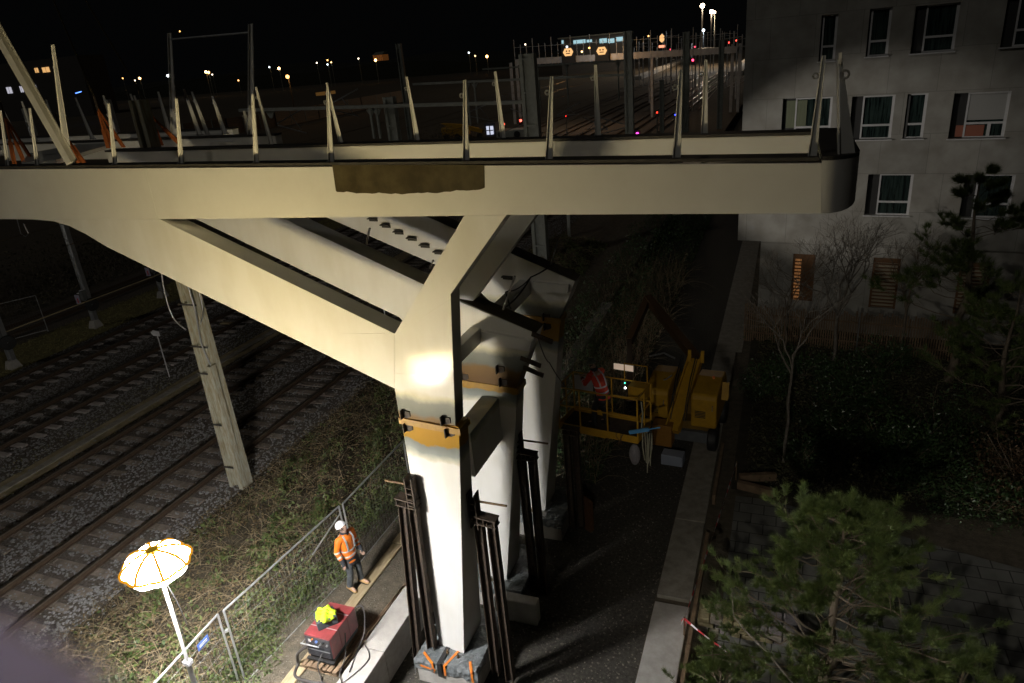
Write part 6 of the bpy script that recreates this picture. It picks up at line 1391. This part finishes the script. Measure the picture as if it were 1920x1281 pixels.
# yellow rail crane with lit cab
c = gz(885, 262, 0); T = thing('rail_crane', 'yellow rail-mounted excavator with lit cab parked beyond the deck', 'rail vehicle', c)
def Cq(x0, y0, x1, y1, d=1.6): p, q = gy(x0, y0, c[1]), gy(x1, y1, c[1]); return p[0], q[0], c[1], c[1] + d, min(p[2], q[2]), max(p[2], q[2])
dy_ = mat('dim_yellow', (.62, .36, .02), None, .5, emit=(1, .55, .03), estr=.012)
mb = MB(); mb.box(*Cq(826, 240, 870, 256, 2.5)); mb.build('engine_body', yellow, T, bevel=.2)
mb = MB(); p = [gy(x, y, c[1]) for x, y in ((826, 232), (868, 234), (872, 243), (845, 240))]; mb.prism(p, (0, .8, 0)); mb.prism([gy(x, y, c[1]) for x, y in ((870, 234), (905, 244), (903, 250), (872, 242))], (0, .6, 0)); mb.build('boom_arm', yellow, T)
mb = MB(); mb.box(*Cq(908, 232, 930, 256, 2)); mb.build('cab', mat('cab_dark', (.08, .08, .1), None, .4), T)
mb = MB(); x0, x1, y0, y1, z0, z1 = Cq(912, 237, 926, 252, 2); mb.box(x0, x1, y0 - .1, y0 - .02, z0, z1); cw = mb.build('cab_window', emis('cab_glow', (.75, .8, 1), .32), T)
mb = MB(); mb.box((x0 + x1) / 2 - .08, (x0 + x1) / 2 + .08, y0 - .18, y0 - .12, z0, z1); mb.box(x0, x1, y0 - .18, y0 - .12, (z0 + z1) / 2 - .06, (z0 + z1) / 2 + .06); mb.build('cab_bar', blackm, cw)
mb = MB(); mb.box(*Cq(930, 246, 985, 257, 3)); mb.build('flat_wagon', hm2, T)
for px in (838, 858, 900, 940, 970):
    mb = MB(); a = gy(px, 258, c[1]); mb.lathe((a[0], a[1] - .1, .45), [(0, 0), (.45, 0), (.45, .15), (0, .15)], 16, axis=Y); mb.build('wheel', blackm, T)
# small pole and fence remains right below the beam
for px, y0_, y1_, yy, lb in ((1009, 403, 478, 45, 'pale steel column seen under the beam right of the strut'), (1068, 411, 447, 42, 'short pale post under the beam above the dark hedge')):
    a, b = gy(px, y1_, yy), gy(px, y0_ - 30, yy); mb = MB(); mb.bar((a[0], a[1], a[2]), (a[0], a[1], b[2]), .26 if px < 1050 else .12, .2); tag(mb.build('steel_post', hm2), lb, 'post')
# dark crowns of trees on the far left bank and hill
hl = MB(); n = 40
for i in range(n + 1):
    x = -700 + i * 26; h = 9 + 8 * math.exp(-((x + 420) / 200) ** 2) + 3 * sin(i * .9); hl.add([(x, 520, -5), (x, 520, h * .7), (x, 640, h)], [])
hl.f = [(3 * i + k, 3 * i + 3 + k, 3 * i + 4 + k, 3 * i + 1 + k) for i in range(n) for k in (0, 1)]; hl.mi = [0] * len(hl.f)
tag(hl.build('hills', mat('night_hill', (.02, .022, .015), None, 1), origin=(0, 520, 0)), None, None, kind='structure')

# ------------------------------------------------------------------ mauve handrail close to the camera, shaped as a sheet so lamplight shines through
def near(px, py, d): return CAM + ray(px, py) * d
sm_ = bpy.data.materials.new('mauve_handrail'); sm_.use_nodes = True; t = sm_.node_tree; pb_ = t.nodes['Principled BSDF']; pb_.inputs['Base Color'].default_value = (.7, .62, .85, 1); pb_.inputs['Roughness'].default_value = .9
tl_ = t.nodes.new('ShaderNodeBsdfTranslucent'); tl_.inputs[0].default_value = (.52, .50, 1.0, 1); ms_ = t.nodes.new('ShaderNodeMixShader'); ms_.inputs[0].default_value = .88
t.links.new(pb_.outputs[0], ms_.inputs[1]); t.links.new(tl_.outputs[0], ms_.inputs[2]); t.links.new(ms_.outputs[0], t.nodes['Material Output'].inputs[0])
ed = [(-490, 945), (-230, 1058), (-90, 1122), (20, 1172), (130, 1228), (218, 1288), (305, 1362), (430, 1480)]
V = []
for k, (x, y) in enumerate(ed):
    for j in range(6): V.append(near(x - 60 * j, y + 95 * j, .17 + .012 * sin(k * .9 + j * .5) + .012 * j))
mb = MB(); mb.add(V, [(i * 6 + j, i * 6 + j + 1, i * 6 + 7 + j, i * 6 + 6 + j) for i in range(len(ed) - 1) for j in range(5)])
tag(mb.build('thin_sheet', sm_, smooth=80), 'blurred mauve handrail edge, shaped as a thin translucent sheet, right in front of the lens at the bottom left corner', 'plastic sheet')
